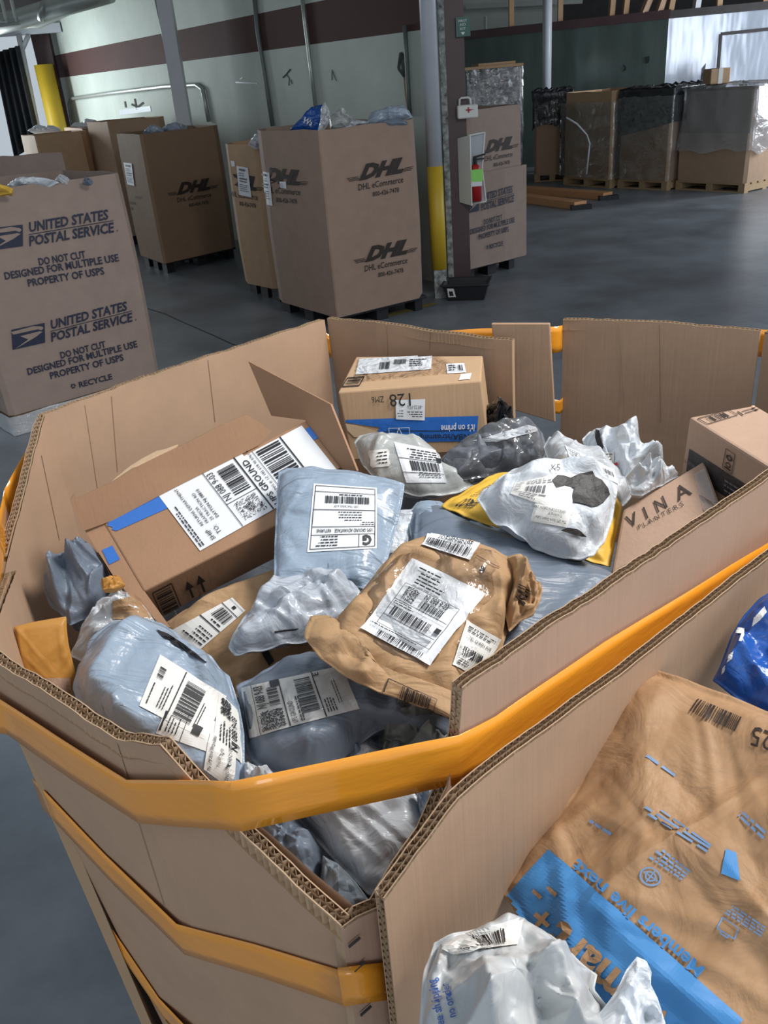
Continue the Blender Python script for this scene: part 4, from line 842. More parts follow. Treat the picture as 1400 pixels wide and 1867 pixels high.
# ------------------------------------------------------------------ the big bin in front
KEEP = []
def dens(path, step=.012):
    out = []
    for a, e in zip(path, path[1:]):
        n = max(1, int((e-a).length/step))
        out += [a.lerp(e, i/n) for i in range(n)]
    return out+[path[-1]]
def panel(name, parent, path, side, th, z0, m, flutes=True, ctr=None, taper=0.0, bulge=0.0, rag=.002, ends=(0, 0), seed=0, mi=None, zref=1.4, pitch=.0082):
    """cardboard wall below a rim path; the second skin lies th to the given side (+1 left of travel)"""
    P = dens([V(p) for p in path]); n = len(P); N_ = []
    for i in range(n):
        j0, j1 = max(0, i-2), min(n-1, i+2); d = P[j1]-P[j0]; d.z = 0
        if d.length < .004: N_.append(N_[-1] if N_ else None); continue
        d.normalize(); N_.append(V((-d.y, d.x, 0))*side)
    for i in range(n-1, -1, -1):
        if N_[i] is None: N_[i] = N_[i+1]
    R = random.Random(seed); rim = [p+V((0, 0, rag*noise.noise(V((i*.13, seed, 0)))*1.2+rag*.45*R.uniform(-1, 1))) for i, p in enumerate(P)]
    T = [0, .03, .08, .16, .28, .45, .7, 1]
    def col(i, o):
        out = []
        for t in T:
            p = rim[i]; z = p.z+(z0-p.z)*t; q = V((p.x, p.y, z))+N_[i]*o
            if ctr is not None:
                d = (ctr-q); d.z = 0; q += d.normalized()*taper*(zref-z)
            q += N_[i]*bulge*(noise.noise(V((P[i].x*4+seed, P[i].y*4, z*3)))) if bulge else V()
            out.append(q)
        return out
    mb = MB(); k = len(T)
    for o, mi_ in ((0, 0), (th, 1)):
        vs = [q for i in range(n) for q in col(i, o)]
        mb.add(vs, [(i*k+j, (i+1)*k+j, (i+1)*k+j+1, i*k+j+1) for i in range(n-1) for j in range(k-1)], mi_)
    if flutes:
        def ribbon(offs, pts, nn, d, mi_=2):
            vs = []
            for p, q, o in zip(pts, nn, offs): vs += [p+q*o, p+q*o+d]
            mb.add(vs, [(2*i, 2*i+1, 2*i+3, 2*i+2) for i in range(len(pts)-1)], mi_)
        # finer resampling along the rim
        F = []; FN = []; A = []; acc = 0
        for i in range(n-1):
            L = (rim[i+1]-rim[i]).length; s = max(1, int(L/(pitch/4)))
            for q in range(s): F.append(rim[i].lerp(rim[i+1], q/s)); FN.append(N_[i]); A.append(acc+L*q/s)
            acc += L
        dn = V((0, 0, -.022)); w_ = 2*math.pi/pitch
        ribbon([th*(.26+.22*math.sin(a*w_)) for a in A], F, FN, dn); ribbon([th*(.74+.22*math.sin(a*w_+1.3)) for a in A], F, FN, dn)
        ribbon([th*.5]*len(F), F, FN, dn); 
        ribbon([0.0]*len(F), F, FN, V((0, 0, -.003)), 2); 
        # thick skins at the rim
        for o, s_ in ((0, 1), (th, -1)):
            vs = []
            for p, q in zip(rim, N_): vs += [p+q*o, p+q*(o+s_*.0012)]
            mb.add(vs, [(2*i, 2*i+1, 2*i+3, 2*i+2) for i in range(n-1)], 2)
        vs = []
        for p, q in zip(rim, N_): vs += [p+dn*.95, p+q*th+dn*.95]
        mb.add(vs, [(2*i, 2*i+1, 2*i+3, 2*i+2) for i in range(n-1)], 2)
    for e, on in ((0, ends[0]), (n-1, ends[1])):
        a = col(e, 0); b_ = col(e, th)
        if on:
            d = (P[min(e+3, n-1)]-P[max(e-3, 0)]); d.z = 0; d.normalize(); d *= (.02 if e == 0 else -.02); zt, zb = a[0].z, z0; L = zt-zb; s = int(min(L, .6)/(pitch/4)); vs = [[], [], []]
            for q in range(s):
                z = zt-q*pitch/4; p = V((a[0].x, a[0].y, z)); r_ = N_[e]
                for w3, (o, am, ph) in enumerate(((.26, .22, 0), (.74, .22, 1.3), (.5, 0, 0))):
                    pp = p+r_*th*(o+am*math.sin(q*math.pi/2+ph)); vs[w3] += [pp, pp+d]
            for w3 in vs: mb.add(w3, [(2*i, 2*i+1, 2*i+3, 2*i+2) for i in range(s-1)], 2)
            for o, s_ in ((0, 1), (th, -1)):
                mb.add([V((a[0].x, a[0].y, z))+N_[e]*(o+x) for z in (zt, zb) for x in (0, s_*.0012)], [(0, 1, 3, 2)], 2)
        else: mb.add(a+b_, [(j, j+1, k+j+1, k+j) for j in range(k-1)], 2)
    mats = mi or [M['card_in'], m, M['flute']]
    bv = mb.bvh(); KEEP.append(bv); o = mb.build(name, mats, parent); SKIN[id(bv)] = o; return o, bv
RZ = 1.40
A_ = pz(80, 755, RZ); B_ = pz(590, 582, RZ); G_ = pz(934, 622, 1.385); K0 = pz(1026, 582, RZ); K1 = pz(1386, 604, RZ)
R1 = pz(1400, 872, RZ); R0 = pz(843, 1253, RZ); RD = (R1-R0); RD.z = 0; RD.normalize(); L_ = R0+RD*1.0; RN = V((RD.y, -RD.x, 0))
def onR(px, py, off=0): q = pplane(px, py, R0+RN*off, RN); return q
N0 = onR(622, 1690)
P0_ = pz(0, 1210, 1.355); P1_ = pz(212, 1351, 1.35); C1 = pz(4, 1045, 1.25); CP = P0_+(P0_-P1_).normalized()*.05
ctr = V((.13, 1.1, 0))
BIN = thing('bulk_box', 'big cut down cardboard bin full of parcels, orange tape wound around it, in the foreground', 'bulk box', (ctr.x, ctr.y, 0), 'bulk boxes in the foreground')
MI = [M['card_in'], M['card_pink'], M['flute']]
# left rear wall, then the rear wall (skins seen from inside; second skin outside)
def mid(a, e, t, dz=0): q = a.lerp(e, t); q.z += dz; return q
o, PV1 = panel('side_panel', BIN, [C1, A_, mid(A_, B_, .28, .004), mid(A_, B_, .6, .002), B_], 1, .013, 0, M['card'], ctr=ctr, taper=.03, bulge=.006, seed=1, rag=.0025)
o, PV2 = panel('side_panel', BIN, [B_+V((.008, .004, 0)), mid(B_, G_, .3, .006), mid(B_, G_, .62, .002), G_], 1, .012, 0, M['card'], seed=2, bulge=.01, rag=.002)
o, PV3 = panel('side_panel', BIN, [K0, mid(K0, K1, .5, .006), K1], 1, .012, 0, M['card'], seed=3, bulge=.006)
KL = pz(1400, 598, RZ+.005)
panel('side_panel', BIN, [K1+V((.006, -.004, 0)), K1+V((.10, -.12, 0)), L_], 1, .012, 0, M['card'], seed=4)
# hanging piece of wall between them
fl = [pz(895, 590, RZ+.005), pz(1004, 592, RZ+.005)]; yb = fl[0].lerp(fl[1], .5); nf = (fl[1]-fl[0]).normalized(); nf = V((-nf.y, nf.x, 0))
fl = [pplane(*p, fl[0]+nf*.012, nf) for p in ((895, 590), (1002, 590), (1012, 770), (915, 742))]
b = MB(); b.prism(fl, nf*.009); b.build('loose_panel', M['card'], BIN, bevel=.002)
# right front wall, cut down towards the near corner
def rr(p, off=0): return onR(*p, off)
RP = [L_, R1, mid(R1, R0, .5), R0, rr((840, 1300)), rr((836, 1343)), rr((815, 1432)), rr((776, 1521)), rr((730, 1585)), rr((690, 1652)), rr((650, 1672)), N0]
for p in RP: p.z = min(p.z, RZ+.004)
o, RBV = panel('side_panel', BIN, RP, -1, .012, 0, M['card_in'], ctr=ctr, taper=.0, seed=5, rag=.0022, mi=[M['card_pink'], M['card_in'], M['flute']])
# left front wall
q1 = [pwall(*p, N0, P1_) for p in ((560, 1632), (430, 1510), (361, 1436), (292, 1358))]
LP = [N0, *q1, P1_, mid(P1_, P0_, .5, .003), P0_, CP]
o, LBV = panel('side_panel', BIN, LP, -1, .012, 0, M['card_in'], ctr=ctr, taper=.09, seed=6, rag=.003, mi=[M['card'], M['card_in'], M['flute']], zref=1.35)
panel('side_panel', BIN, [CP, mid(CP, C1, .5), C1], -1, .012, 0, M['card_in'], ctr=ctr, taper=.05, seed=7)
# worn fold creases; the dark lines paint in their relief shading
def crease(bv, pts, wd=1.6, m='flute'):
    for a, e in zip(pts, pts[1:]):
        x0, y0 = min(a[0], e[0])-2, min(a[1], e[1])-2; decal('fold_crease', BIN, bv, [(x0, y0), (x0+100, y0), (x0+100, y0+100), (x0, y0+100)], 100, 100, [('line', a[0]-x0, a[1]-y0, e[0]-x0, e[1]-y0, wd, {'m': 0})], [M[m]], .0012)
crease(PV1, [(155, 738), (178, 890)]); crease(PV1, [(203, 722), (214, 860)], .8, 'card_dark'); crease(PV1, [(378, 648), (392, 770)], .8, 'card_dark'); crease(PV1, [(75, 830), (108, 985)], .8, 'card_dark')
crease(PV2, [(704, 588), (706, 648)], 1.6); crease(PV2, [(786, 592), (783, 640)], .9, 'card_dark')
crease(PV3, [(1126, 590), (1136, 735)], 2.0); crease(PV3, [(1202, 592), (1204, 770)], 1.0, 'card_dark')
# orange tape
def tape(name, path, wd, label=None, th=.0009, closed=False):
    """path: points of the band's centre line; flat band kept upright, given per point lean"""
    pts = [V(p) for p in path]; D_ = []
    for a, e in zip(pts, pts[1:]):
        n = max(2, int((e-a).length/.03)); D_ += [a.lerp(e, i/n) for i in range(n)]
    D_.append(pts[-1]); vs = []; rows = 4
    for i, p in enumerate(D_):
        for j in range(rows+1):
            f = j/rows-.5; vs.append(p+V((0, 0, f*wd))+V((0, 0, .002*noise.noise(V((i*.3, f, 3))))))
    b = MB(); b.add(vs, [(i*(rows+1)+j, (i+1)*(rows+1)+j, (i+1)*(rows+1)+j+1, i*(rows+1)+j+1) for i in range(len(D_)-1) for j in range(rows)])
    o = b.build(name, M['tape'], BIN, smooth=True); o.modifiers.new('s', 'SOLIDIFY').thickness = th; return o
out = lambda p, o: p+(V((p.x, p.y, 0))-ctr).normalized()*o
LN = (P1_-N0); LN.z = 0; LN.normalize(); LNn = V((-LN.y, LN.x, 0)); LNn = LNn if LNn.y < 0 else -LNn
PN = (P0_-P1_); PN.z = 0; PN.normalize(); PNn = V((-PN.y, PN.x, 0)); PNn = PNn if PNn.y < 0 else -PNn
def onL(px, py, o=.004):   # on the left front wall, following its inward lean
    for _ in range(6):
        q = pplane(px, py, N0+LNn*o, LNn); 
        return q
t1 = [onR(1480, 960, .005), onR(1400, 1022, .005), onR(1100, 1212, .005), onR(905, 1350, .004), onR(838, 1386, .004), pplane(432, 1472, N0+LNn*.006, LNn), pplane(241, 1462, P1_+LNn*.004, LNn), pplane(120, 1385, P1_+PNn*.004, PNn), pplane(0, 1304, P1_+PNn*.004, PNn)]
CQ = CP+V((-.03, .0, 0)); CQ.z = t1[-1].z
t1b = [t1[-1], CQ, pplane(16, 920, C1+V((-.03, 0, 0)), V((1, 0, 0)))]
t1c = [t1b[-1], V((A_.x-.035, A_.y+.02, 1.33)), V((B_.x-.015, B_.y+.03, 1.35))]
tape('tape_band', t1+t1b[1:], .054)
back = [V((B_.x-.015, B_.y+.03, 1.35)), V((B_.x+.02, B_.y+.028, 1.32)), pplane(880, 622, fl[0]+nf*.03, nf), pplane(1015, 619, fl[0]+nf*.03, nf), K0+V((.03, .035, -.045)), V((K1.x+.045, K1.y+.05, 1.36)), V((L_.x+.05, L_.y-.01, 1.36)), t1[0]]
tape('tape_band', t1c[0:]+back[1:], .052)
a = pplane(900, 725, fl[0]+nf*.032, nf); e = pplane(1020, 742, fl[0]+nf*.032, nf)
tape('tape_band', [V((B_.x+.02, B_.y+.028, a.z)), a, e, V((K0.x+.03, K0.y+.035, e.z)), V((K1.x+.045, K1.y+.05, e.z))], .028)
def lean(p, taper, zr=1.35):
    d = ctr-p; d.z = 0; return p+d.normalized()*taper*(zr-p.z)
def lower(pxs):
    P = []
    for (px, py, which) in pxs:
        if which == 'R': P.append(onR(px, py, .003)); continue
        base, nn = (N0, LNn) if which == 'L' else (P1_, PNn); q = pplane(px, py, base, nn)
        for _ in range(5):
            sh = lean(q, .09)-q; q = pplane(px, py, base+sh+nn*.004, nn)
        P.append(q)
    return P
l2 = lower([(720, 1787, 'R'), (622, 1800, 'R'), (622, 1800, 'L'), (470, 1752, 'L'), (330, 1712, 'L'), (200, 1585, 'P'), (70, 1448, 'P')]); tape('tape_band', l2, .05)
l3 = lower([(560, 2050, 'L'), (380, 1930, 'L'), (296, 1840, 'P'), (178, 1665, 'P')]); tape('tape_band', l3, .05)
for px, py in ((646, 1718), (655, 1762), (667, 1843)):
    q = onR(px, py, .003); b = MB(); b.beam(q-RD*.006, q+RD*.006, .0018, .0018); b.build('staple', M['beam'], BIN)
crease(LBV, [(214, 1356), (240, 1440)], 2.0); crease(LBV, [(248, 1482), (300, 1650)], .8, 'card_dark')
# ------------------------------------------------------------------ second bin, its wall standing against the first
W2 = R0+RN*.036; n2 = RN
def on2(px, py): return pplane(px, py, W2, n2)
B2 = thing('bulk_box', 'second cardboard bin at lower right, its wall leaning against the taped bin', 'bulk box', (.35, .45, 0), 'bulk boxes in the foreground')
wp2 = [on2(700, 1638), on2(760, 1555), on2(835, 1455), on2(905, 1396), on2(1118, 1240), on2(1250, 1135), on2(1400, 1018)]; wp2.append(wp2[-1]+RD*.35+V((0, 0, .01)))
o, W2BV = panel('side_panel', B2, wp2, 1, .011, .2, M['card_in'], seed=9, rag=.0015, ends=(1, 0), mi=[M['card'], M['card_in'], M['flute']])
e2 = wp2[-1]; panel('side_panel', B2, [e2, e2+RN*.5], 1, .011, .2, M['card'], seed=10, flutes=False)
# ------------------------------------------------------------------ parcels: boxes
def hexbox(top, e, mi=0):
    b = MB(); b.hexa([p+e for p in top]+list(top), mi); return b
def facep(px, z, tilt):
    n = V((tilt[0], tilt[1], 1)).normalized(); c = (sum(p[0] for p in px)/len(px), sum(p[1] for p in px)/len(px)); p0 = pz(*c, z); return [pplane(*p, p0, n) for p in px], p0, n
def flap(name, parent, px, p0, n, m, th=.004):
    P = [pplane(*q, p0, n) for q in px]; b = MB(); b.prism(P, n*th); bv = b.bvh(); return b.build(name, m, parent), bv
LB = [M['paper'], M['ink'], M['grayink']]
LW = [M['paper2'], M['ink'], M['grayink']]
def ship(w, h, seed=1, big=True):
    return [sheet(w, h)]
# large opened box at left
T_, p0, n = facep([(262, 1078), (188, 952), (560, 765), (650, 884)], 1.285, (0, -.55))
e = -n*.085
BX = thing('shipping_box', 'large brown box with open flaps and a big white label, tilted at left', 'box', T_[0]+e, 'cartons in the taped bin')
b = hexbox(T_, e); bv = b.bvh(); BODY[BX.name] = b.build('carton_body', M['card_box'], BX, bevel=.003)
ue = (T_[2]-T_[1]).normalized(); upv = (V((0, .25, 1))).normalized(); nb = ue.cross(upv).normalized()
flap('flap', BX, [(150, 968), (128, 912), (134, 900), (140, 908), (200, 880), (255, 848), (300, 826), (350, 802), (395, 778), (448, 755), (470, 768), (494, 786), (470, 812), (330, 882), (205, 948)], T_[1]+n*.002, nb, M['card_box'])
flap('torn_edge', BX, [(196, 884), (200, 880), (240, 853), (262, 846), (296, 829), (322, 815), (324, 810), (300, 819), (285, 822), (258, 836), (236, 850), (214, 868)], T_[1]-nb*.004+n*.002, nb, M['torn'])
vr = (T_[3]-T_[2]).normalized(); nr = vr.cross(V((.35, 0, 1)).normalized()).normalized()
o, bvr = flap('flap', BX, [(456, 659), (606, 737), (654, 858), (640, 872), (560, 766), (498, 758)], T_[2], nr, M['card_box'])
nl = V((-.75, -.45, .5)).normalized()
o, bvl = flap('flap', BX, [(154, 966), (190, 950), (264, 1079), (312, 1146), (300, 1146), (232, 1082), (205, 1048)], T_[0]-n*.006, n, M['card_box'])
b = MB()
decal('blue_tape', BX, bv, [(190, 948), (300, 899), (308, 926), (200, 974)], 11, 3, [('poly', [(0, .2), (1, 0), (11, 0), (11, 3), (1.3, 3), (.6, 2.4), (.9, 2), (.2, 1.4)], {'m': 0})], [M['bluetape']], .0012)
decal('blue_tape', BX, bvl, [(186, 1003), (205, 995), (219, 1020), (199, 1030)], 3, 3, [sheet(3, 3, 3)], [M['bluetape']], .0012)
decal('blue_tape', BX, bv, [(545, 772), (560, 765), (584, 796), (572, 803)], 3, 5, [sheet(3, 5, 3)], [M['bluetape']], .0012)
I = [sheet(100, 230), ('lines', 4, 4, 96, 2, 4, 1.6, 1), ('text', 4, 28, 9, 'SHIP'), ('text', 8, 40, 9, 'TO:'), ('text', 30, 26, 6.2, 'RETURNS DEPARTMENT'), ('text', 30, 34, 6.2, 'FRAMECIA'), ('text', 30, 42, 6.2, '25 TRACTION RD'), ('text', 30, 50, 6.2, 'DAYTON NJ 08810', {'bold': .01}),
     ('line', 0, 68, 100, 68, 1), ('line', 40, 68, 40, 118, .8), ('dots', 6, 76, 36, 112, 260, .55, 4), ('ring', 21, 94, 1.4, 2.3), ('ring', 21, 94, 3.4, 4.3), ('ring', 21, 94, 5.2, 6), ('text', 44, 80, 14, 'NJ 088 9-03', {'w': 50}), ('bar', 46, 86, 92, 112, 5, {'n': 50}), ('line', 0, 118, 100, 118, 2),
     ('text', 4, 132, 13, 'UPS GROUND', {'bold': .01}), ('text', 4, 141, 6, 'TRACKING #: 1Z V85 6Y8 90 0761 0493'), ('line', 0, 145, 100, 145, .8), ('bar', 10, 149, 92, 187, 9, {'n': 66}), ('line', 0, 192, 100, 192, 2), ('lines', 10, 198, 30, 1, 3, 1.5, 8)]
decal('shipping_label', BX, bv, [(365, 1005), (290, 905), (545, 770), (618, 862)], 100, 230, I, LB, .0018)
for k in range(0): pass
decal('printed_arrows', BX, bv, [(270, 1080), (500, 960), (520, 1040), (300, 1146)], 230, 70, [('frame', 6, 4, 44, 62, 2), ('bar', 10, 8, 40, 58, 3, {'v': 1, 'n': 40}), ('poly', [(70, 12), (78, 26), (62, 26)]), ('rect', 68, 26, 72, 42), ('poly', [(92, 12), (100, 26), (84, 26)]), ('rect', 90, 26, 94, 42), ('rect', 60, 47, 102, 50)], [M['inkbrown']]*2, .001)
decal('printed_mark', BX, bv, [(606, 862), (622, 852), (640, 868), (622, 880)], 10, 10, [('frame', 1, 1, 9, 9, 2)], [M['inkbrown']]*2, .001)
# box against the rear wall
Tz = 1.37; T_, p0, n = facep([(616, 715), (649, 650), (880, 648), (877, 694)], 1.355, (0, -.12))
f0 = pwall(637, 808, T_[0], T_[3]); e = V((0, .0, f0.z-T_[0].z)); 
e = V((.012, -.006, -.135))
B_2 = thing('shipping_box', 'tan box with blue tape and upside down numbers at the rear wall', 'box', T_[0]+e, 'cartons in the taped bin')
b = hexbox(T_, e); bv = b.bvh(); BODY[B_2.name] = b.build('carton_body', M['card_amz'], B_2, bevel=.003)
b0 = [T_[0]+e, T_[3]+e]
FQ = [(868, 806), (636, 809), (616, 715), (877, 694)]
decal('blue_tape', B_2, bv, FQ, 250, 100, [('poly', [(0, 2), (176, 2), (186, 20), (178, 32), (248, 44), (246, 49), (120, 48), (0, 46)], {'m': 0})], [M['bluetape']], .0012)
decal('torn_patch', B_2, bv, FQ, 250, 100, [('poly', [(178, 22), (186, 12), (235, 14), (247, 28), (248, 42), (225, 38), (205, 32)], {'m': 0})], [M['torn']], .0014)
decal('tear_line', B_2, bv, FQ, 250, 100, [('line', 2, 24, 60, 22, 1.2, {'m': 0}), ('line', 60, 22, 150, 25, 1.4, {'m': 0}), ('line', 150, 25, 182, 22, 1.2, {'m': 0})], [M['ink']], .002)
MP = [M['paper'], M['ink'], M['ink']]
decal('printed_lettering', B_2, bv, FQ, 250, 100, [('text', 4, 32, 17, "It's on prime", {'m': 0, 'w': 58, 'bold': .015})], MP, .0022)
decal('printed_lettering', B_2, bv, FQ, 250, 100, [('text', 12, 16, 15, 'NBA/streaming', {'m': 1, 'w': 90, 'bold': .015})], MP, .0022)
decal('printed_number', B_2, bv, FQ, 250, 100, [('text', 108, 90, 30, '128', {'m': 1, 'w': 44})], MP, .0022)
decal('printed_lettering', B_2, bv, FQ, 250, 100, [('text', 162, 88, 15, 'ZM6', {'m': 1, 'w': 24})], MP, .0022)
decal('printed_envelope', B_2, bv, FQ, 250, 100, [('frame', 120, 16, 160, 30, 1, {'m': 0}), ('line', 134, 16, 140, 30, 1.2, {'m': 0}), ('line', 146, 16, 140, 30, 1.2, {'m': 0})], MP, .0022)
decal('address_label', B_2, bv, [(774, 766), (722, 764), (721, 729), (775, 727)], 50, 36, [sheet(50, 36, 5), ('text', 4, 26, 9, '-8122-FDL', {'w': 26}), ('lines', 4, 6, 30, 3, 4, 1.5, 3), ('lines', 36, 6, 48, 3, 5, 1.4, 5)], LB, .003)
decal('film_pouch', B_2, bv, [(640, 656), (795, 648), (850, 678), (622, 700)], 150, 40, [sheet(150, 40)], [M['film']], .004)
decal('packing_slip', B_2, bv, [(655, 655), (788, 648), (786, 674), (648, 684)], 130, 30, [sheet(130, 30), ('bar', 36, 10, 54, 24, 3), ('bar', 60, 6, 82, 16, 4), ('lines', 88, 8, 120, 4, 4, 1.4, 2)], LB, .002)
decal('address_label', B_2, bv, [(813, 664), (846, 663), (850, 680), (815, 682)], 30, 18, [sheet(30, 18, 4), ('bar', 18, 4, 27, 14, 3, {'n': 20}), ('lines', 3, 4, 15, 3, 4, 1.4, 2)], LB, .002)
decal('address_label', B_2, bv, [(840, 683), (860, 681), (857, 692), (836, 694)], 30, 18, [sheet(30, 18, 3)], LW, .002)
decal('printed_barcode', B_2, bv, [(634, 690), (664, 688), (655, 704), (624, 706)], 30, 18, [('frame', 0, 0, 30, 18, 2), ('bar', 3, 3, 27, 15, 3, {'v': 1, 'n': 20})], [M['ink']]*2, .0015)
# box printed with letters, lower right
T_, p0, n = facep([(1114, 1046), (1136, 928), (1284, 839), (1323, 946)], 1.27, (-.25, -.55))
e = -n*.10
VB = thing('shipping_box', 'small brown box printed with letters, leaning at the right wall', 'box', T_[0]+e, 'cartons in the taped bin')
b = hexbox(T_, e); bv = b.bvh(); BODY[VB.name] = b.build('carton_body', M['card_pink'], VB, bevel=.004)
decal('printed_letters', VB, bv, [(1140, 945), (1252, 880), (1268, 912), (1150, 975)], 130, 38, [('text', 0, 25, 40, 'V', {'w': 24}), ('text', 38, 25, 38, 'I', {'w': 6}), ('text', 62, 25, 38, 'N', {'w': 22}), ('text', 104, 25, 40, 'A', {'w': 26}), ('text', 18, 37, 13, 'P L A N T E R S', {'w': 92})], [M['inkbrown']]*2, .0012)
decal('clear_tape', VB, bv, [(1262, 852), (1284, 839), (1323, 946), (1290, 962)], 10, 30, [sheet(10, 30, 6)], [M['wrap']], .001)
# big box at the right edge
T_, p0, n = facep([(1256, 760), (1376, 738), (1540, 832), (1402, 851)], 1.37, (0, -.1))
e = -n*.16
RB = thing('shipping_box', 'large brown box with a black tape band at the right edge of the bin', 'box', T_[0]+e, 'cartons in the taped bin')
b = hexbox(T_, e); bv = b.bvh(); BODY[RB.name] = b.build('carton_body', M['card_pink'], RB, bevel=.004)
decal('black_tape', RB, bv, [(1247, 812), (1400, 908), (1400, 955), (1241, 852)], 150, 30, [sheet(150, 30)], [M['charcoal']], .0015)
decal('tape_print', RB, bv, [(1247, 812), (1400, 908), (1400, 955), (1241, 852)], 150, 30, [('text', 122, 20, 17, 'a.co/r', {'m': 0, 'bold': .02, 'w': 26}), ('text', 8, 18, 8, 'prime', {'m': 1}), ('lines', 80, 8, 115, 3, 6, 2, 3, {'m': 1})], [M['paleblue'], M['grayink'], M['grayink']], .0035)
decal('printed_barcode', RB, bv, [(1268, 764), (1328, 747), (1348, 758), (1290, 776)], 60, 24, [('frame', 2, 2, 58, 22, 1.5), ('bar', 12, 5, 46, 19, 3, {'n': 30})], [M['inkbrown']]*2, .0012)
decal('printed_arrows', RB, bv, [(1340, 752), (1384, 740), (1396, 746), (1352, 760)], 44, 16, [('rect', 2, 1, 4, 15), ('rect', 8, 3.4, 26, 5), ('poly', [(26, 1), (34, 4), (26, 7)]), ('rect', 8, 10.4, 26, 12), ('poly', [(26, 8), (34, 11), (26, 14)])], [M['inkbrown']]*2, .0012)
decal('printed_mark', RB, bv, [(1324, 816), (1342, 828), (1336, 866), (1317, 852)], 20, 44, [('frame', 1, 1, 19, 43, 1.2), ('ring', 10, 16, 3, 6), ('ring', 10, 31, 3, 5), ('rect', 4, 37, 16, 40)], [M['inkbrown']]*2, .0012)
# ------------------------------------------------------------------ parcels: soft mailers in the big bin
HD = dict(N=150, Mr=30)
def soft(name, label, cat, px, z, tilt, top, bot, m, seed, **k):
    kk = dict(HD); kk.update(k); kk.setdefault('group', {'mailer': 'mailers piled in the taped bin', 'bag': 'plastic bags in the bins'}[cat] if seed < 60 or cat == 'bag' else 'mailers in the second bin'); return parcel(name, label, cat, px, z, tilt, top, bot, m, seed, **kk)
def UPSL(w, h, s, zip_='NJ 088 9-03'):
    return [sheet(w, h), ('lines', 4, 4, w*.45, 3, 4.5, 1.6, s), ('lines', 30, 20, w*.8, 3, 6, 2.2, s+1), ('line', 0, 42, w, 42, 1), ('text', 44, 54, 14, zip_, {'w': w-52, 'bold': .012}), ('bar', 44, 58, w-6, 74, s, {'n': 46}), ('dots', 6, 48, 36, 76, 200, .6, s),
            ('line', 0, 79, w, 79, 1.6), ('text', 4, 89, 11, 'UPS GROUND', {'w': w*.55, 'bold': .012}), ('lines', 4, 92, w*.7, 1, 4, 2, s+2), ('rect', w-18, 80, w-1, 94), ('line', 0, 96, w, 96, 1), ('bar', 10, 101, w-10, 128, s+3, {'n': 64}), ('line', 0, 133, w, 133, 1.6), ('lines', 6, 138, w*.6, 2, 4, 1.5, s+4)]
# the pile under everything
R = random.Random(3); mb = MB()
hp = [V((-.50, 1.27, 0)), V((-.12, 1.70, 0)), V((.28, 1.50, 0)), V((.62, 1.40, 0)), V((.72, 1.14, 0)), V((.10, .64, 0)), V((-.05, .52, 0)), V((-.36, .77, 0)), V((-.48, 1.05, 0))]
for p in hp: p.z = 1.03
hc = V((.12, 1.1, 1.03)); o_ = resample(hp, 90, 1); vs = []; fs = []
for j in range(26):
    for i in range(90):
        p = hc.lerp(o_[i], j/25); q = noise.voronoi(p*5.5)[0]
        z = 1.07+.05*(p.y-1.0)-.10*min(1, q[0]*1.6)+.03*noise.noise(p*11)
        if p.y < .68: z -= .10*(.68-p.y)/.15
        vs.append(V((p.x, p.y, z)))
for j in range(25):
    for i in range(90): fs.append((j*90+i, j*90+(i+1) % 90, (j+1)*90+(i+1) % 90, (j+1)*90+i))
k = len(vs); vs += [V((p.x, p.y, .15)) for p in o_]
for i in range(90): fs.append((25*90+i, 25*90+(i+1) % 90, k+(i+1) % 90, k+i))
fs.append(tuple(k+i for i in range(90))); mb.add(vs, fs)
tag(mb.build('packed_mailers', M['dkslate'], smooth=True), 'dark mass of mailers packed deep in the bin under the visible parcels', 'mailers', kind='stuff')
# --- rear of the pile
o, bv, pl = soft('padded_mailer', 'grey mailer with a white label and a scalloped sticker, below the tan box', 'mailer', [(645, 806), (655, 795), (673, 790), (723, 796), (769, 807), (801, 828), (815, 855), (866, 886), (840, 899), (800, 908), (769, 906), (736, 899), (690, 877), (663, 853)], 1.255, (.05, -.45), .030, .03, 'putty', 11, crumple=0.0108)
decal('shipping_label', o, bv, [(815, 880), (741, 880), (718, 806), (798, 822)], 60, 70, [sheet(60, 70), ('bar', 6, 22, 50, 40, 4, {'n': 50}), ('rect', 0, 42, 8, 52), ('lines', 8, 10, 56, 3, 4, 1.4, 3), ('line', 0, 18, 60, 18, 1), ('lines', 6, 46, 50, 4, 5, 1.8, 6), ('line', 0, 43, 60, 43, 1)], LB, .0015)
decal('round_sticker', o, bv, [(713, 850), (676, 853), (670, 822), (710, 818)], 40, 30, [('poly', [(4, 0), (36, 0), (40, 4), (37, 15), (40, 26), (36, 30), (4, 30), (0, 26), (3, 15), (0, 4)], {'m': 0}), ('lines', 6, 6, 34, 4, 6, 2, 4)], LW, .0015)
o, bv, pl = soft('poly_bag', 'clear poly bag with dark contents, right of the grey labelled mailer', 'bag', [(806, 832), (830, 814), (864, 803), (915, 786), (971, 773), (989, 790), (999, 824), (985, 845), (963, 858), (907, 862), (860, 872), (822, 879)], 1.262, (.05, -.45), .028, .03, mat('dark garment', (.13, .14, .165), .5, var=.35, vscale=22, bump=.5, bscale=30), 12, crumple=0.0162)
b2 = pillow([pplane(*p, pl[0], pl[1]) for p in [(804, 834), (830, 812), (864, 801), (915, 784), (971, 771), (991, 790), (1001, 824), (987, 847), (963, 860), (907, 866), (860, 876), (822, 881)]], pl[1], .036, .034, seed=13, crumple=0.0189, N=110, Mr=24); b2.build('clear_film', M['bagfilm'], o, smooth=True)
decal('white_edge', o, b2.bvh(), [(862, 804), (970, 773), (982, 786), (905, 806)], 10, 3, [sheet(10, 3, 8)], [M['ltgray']], .0015)
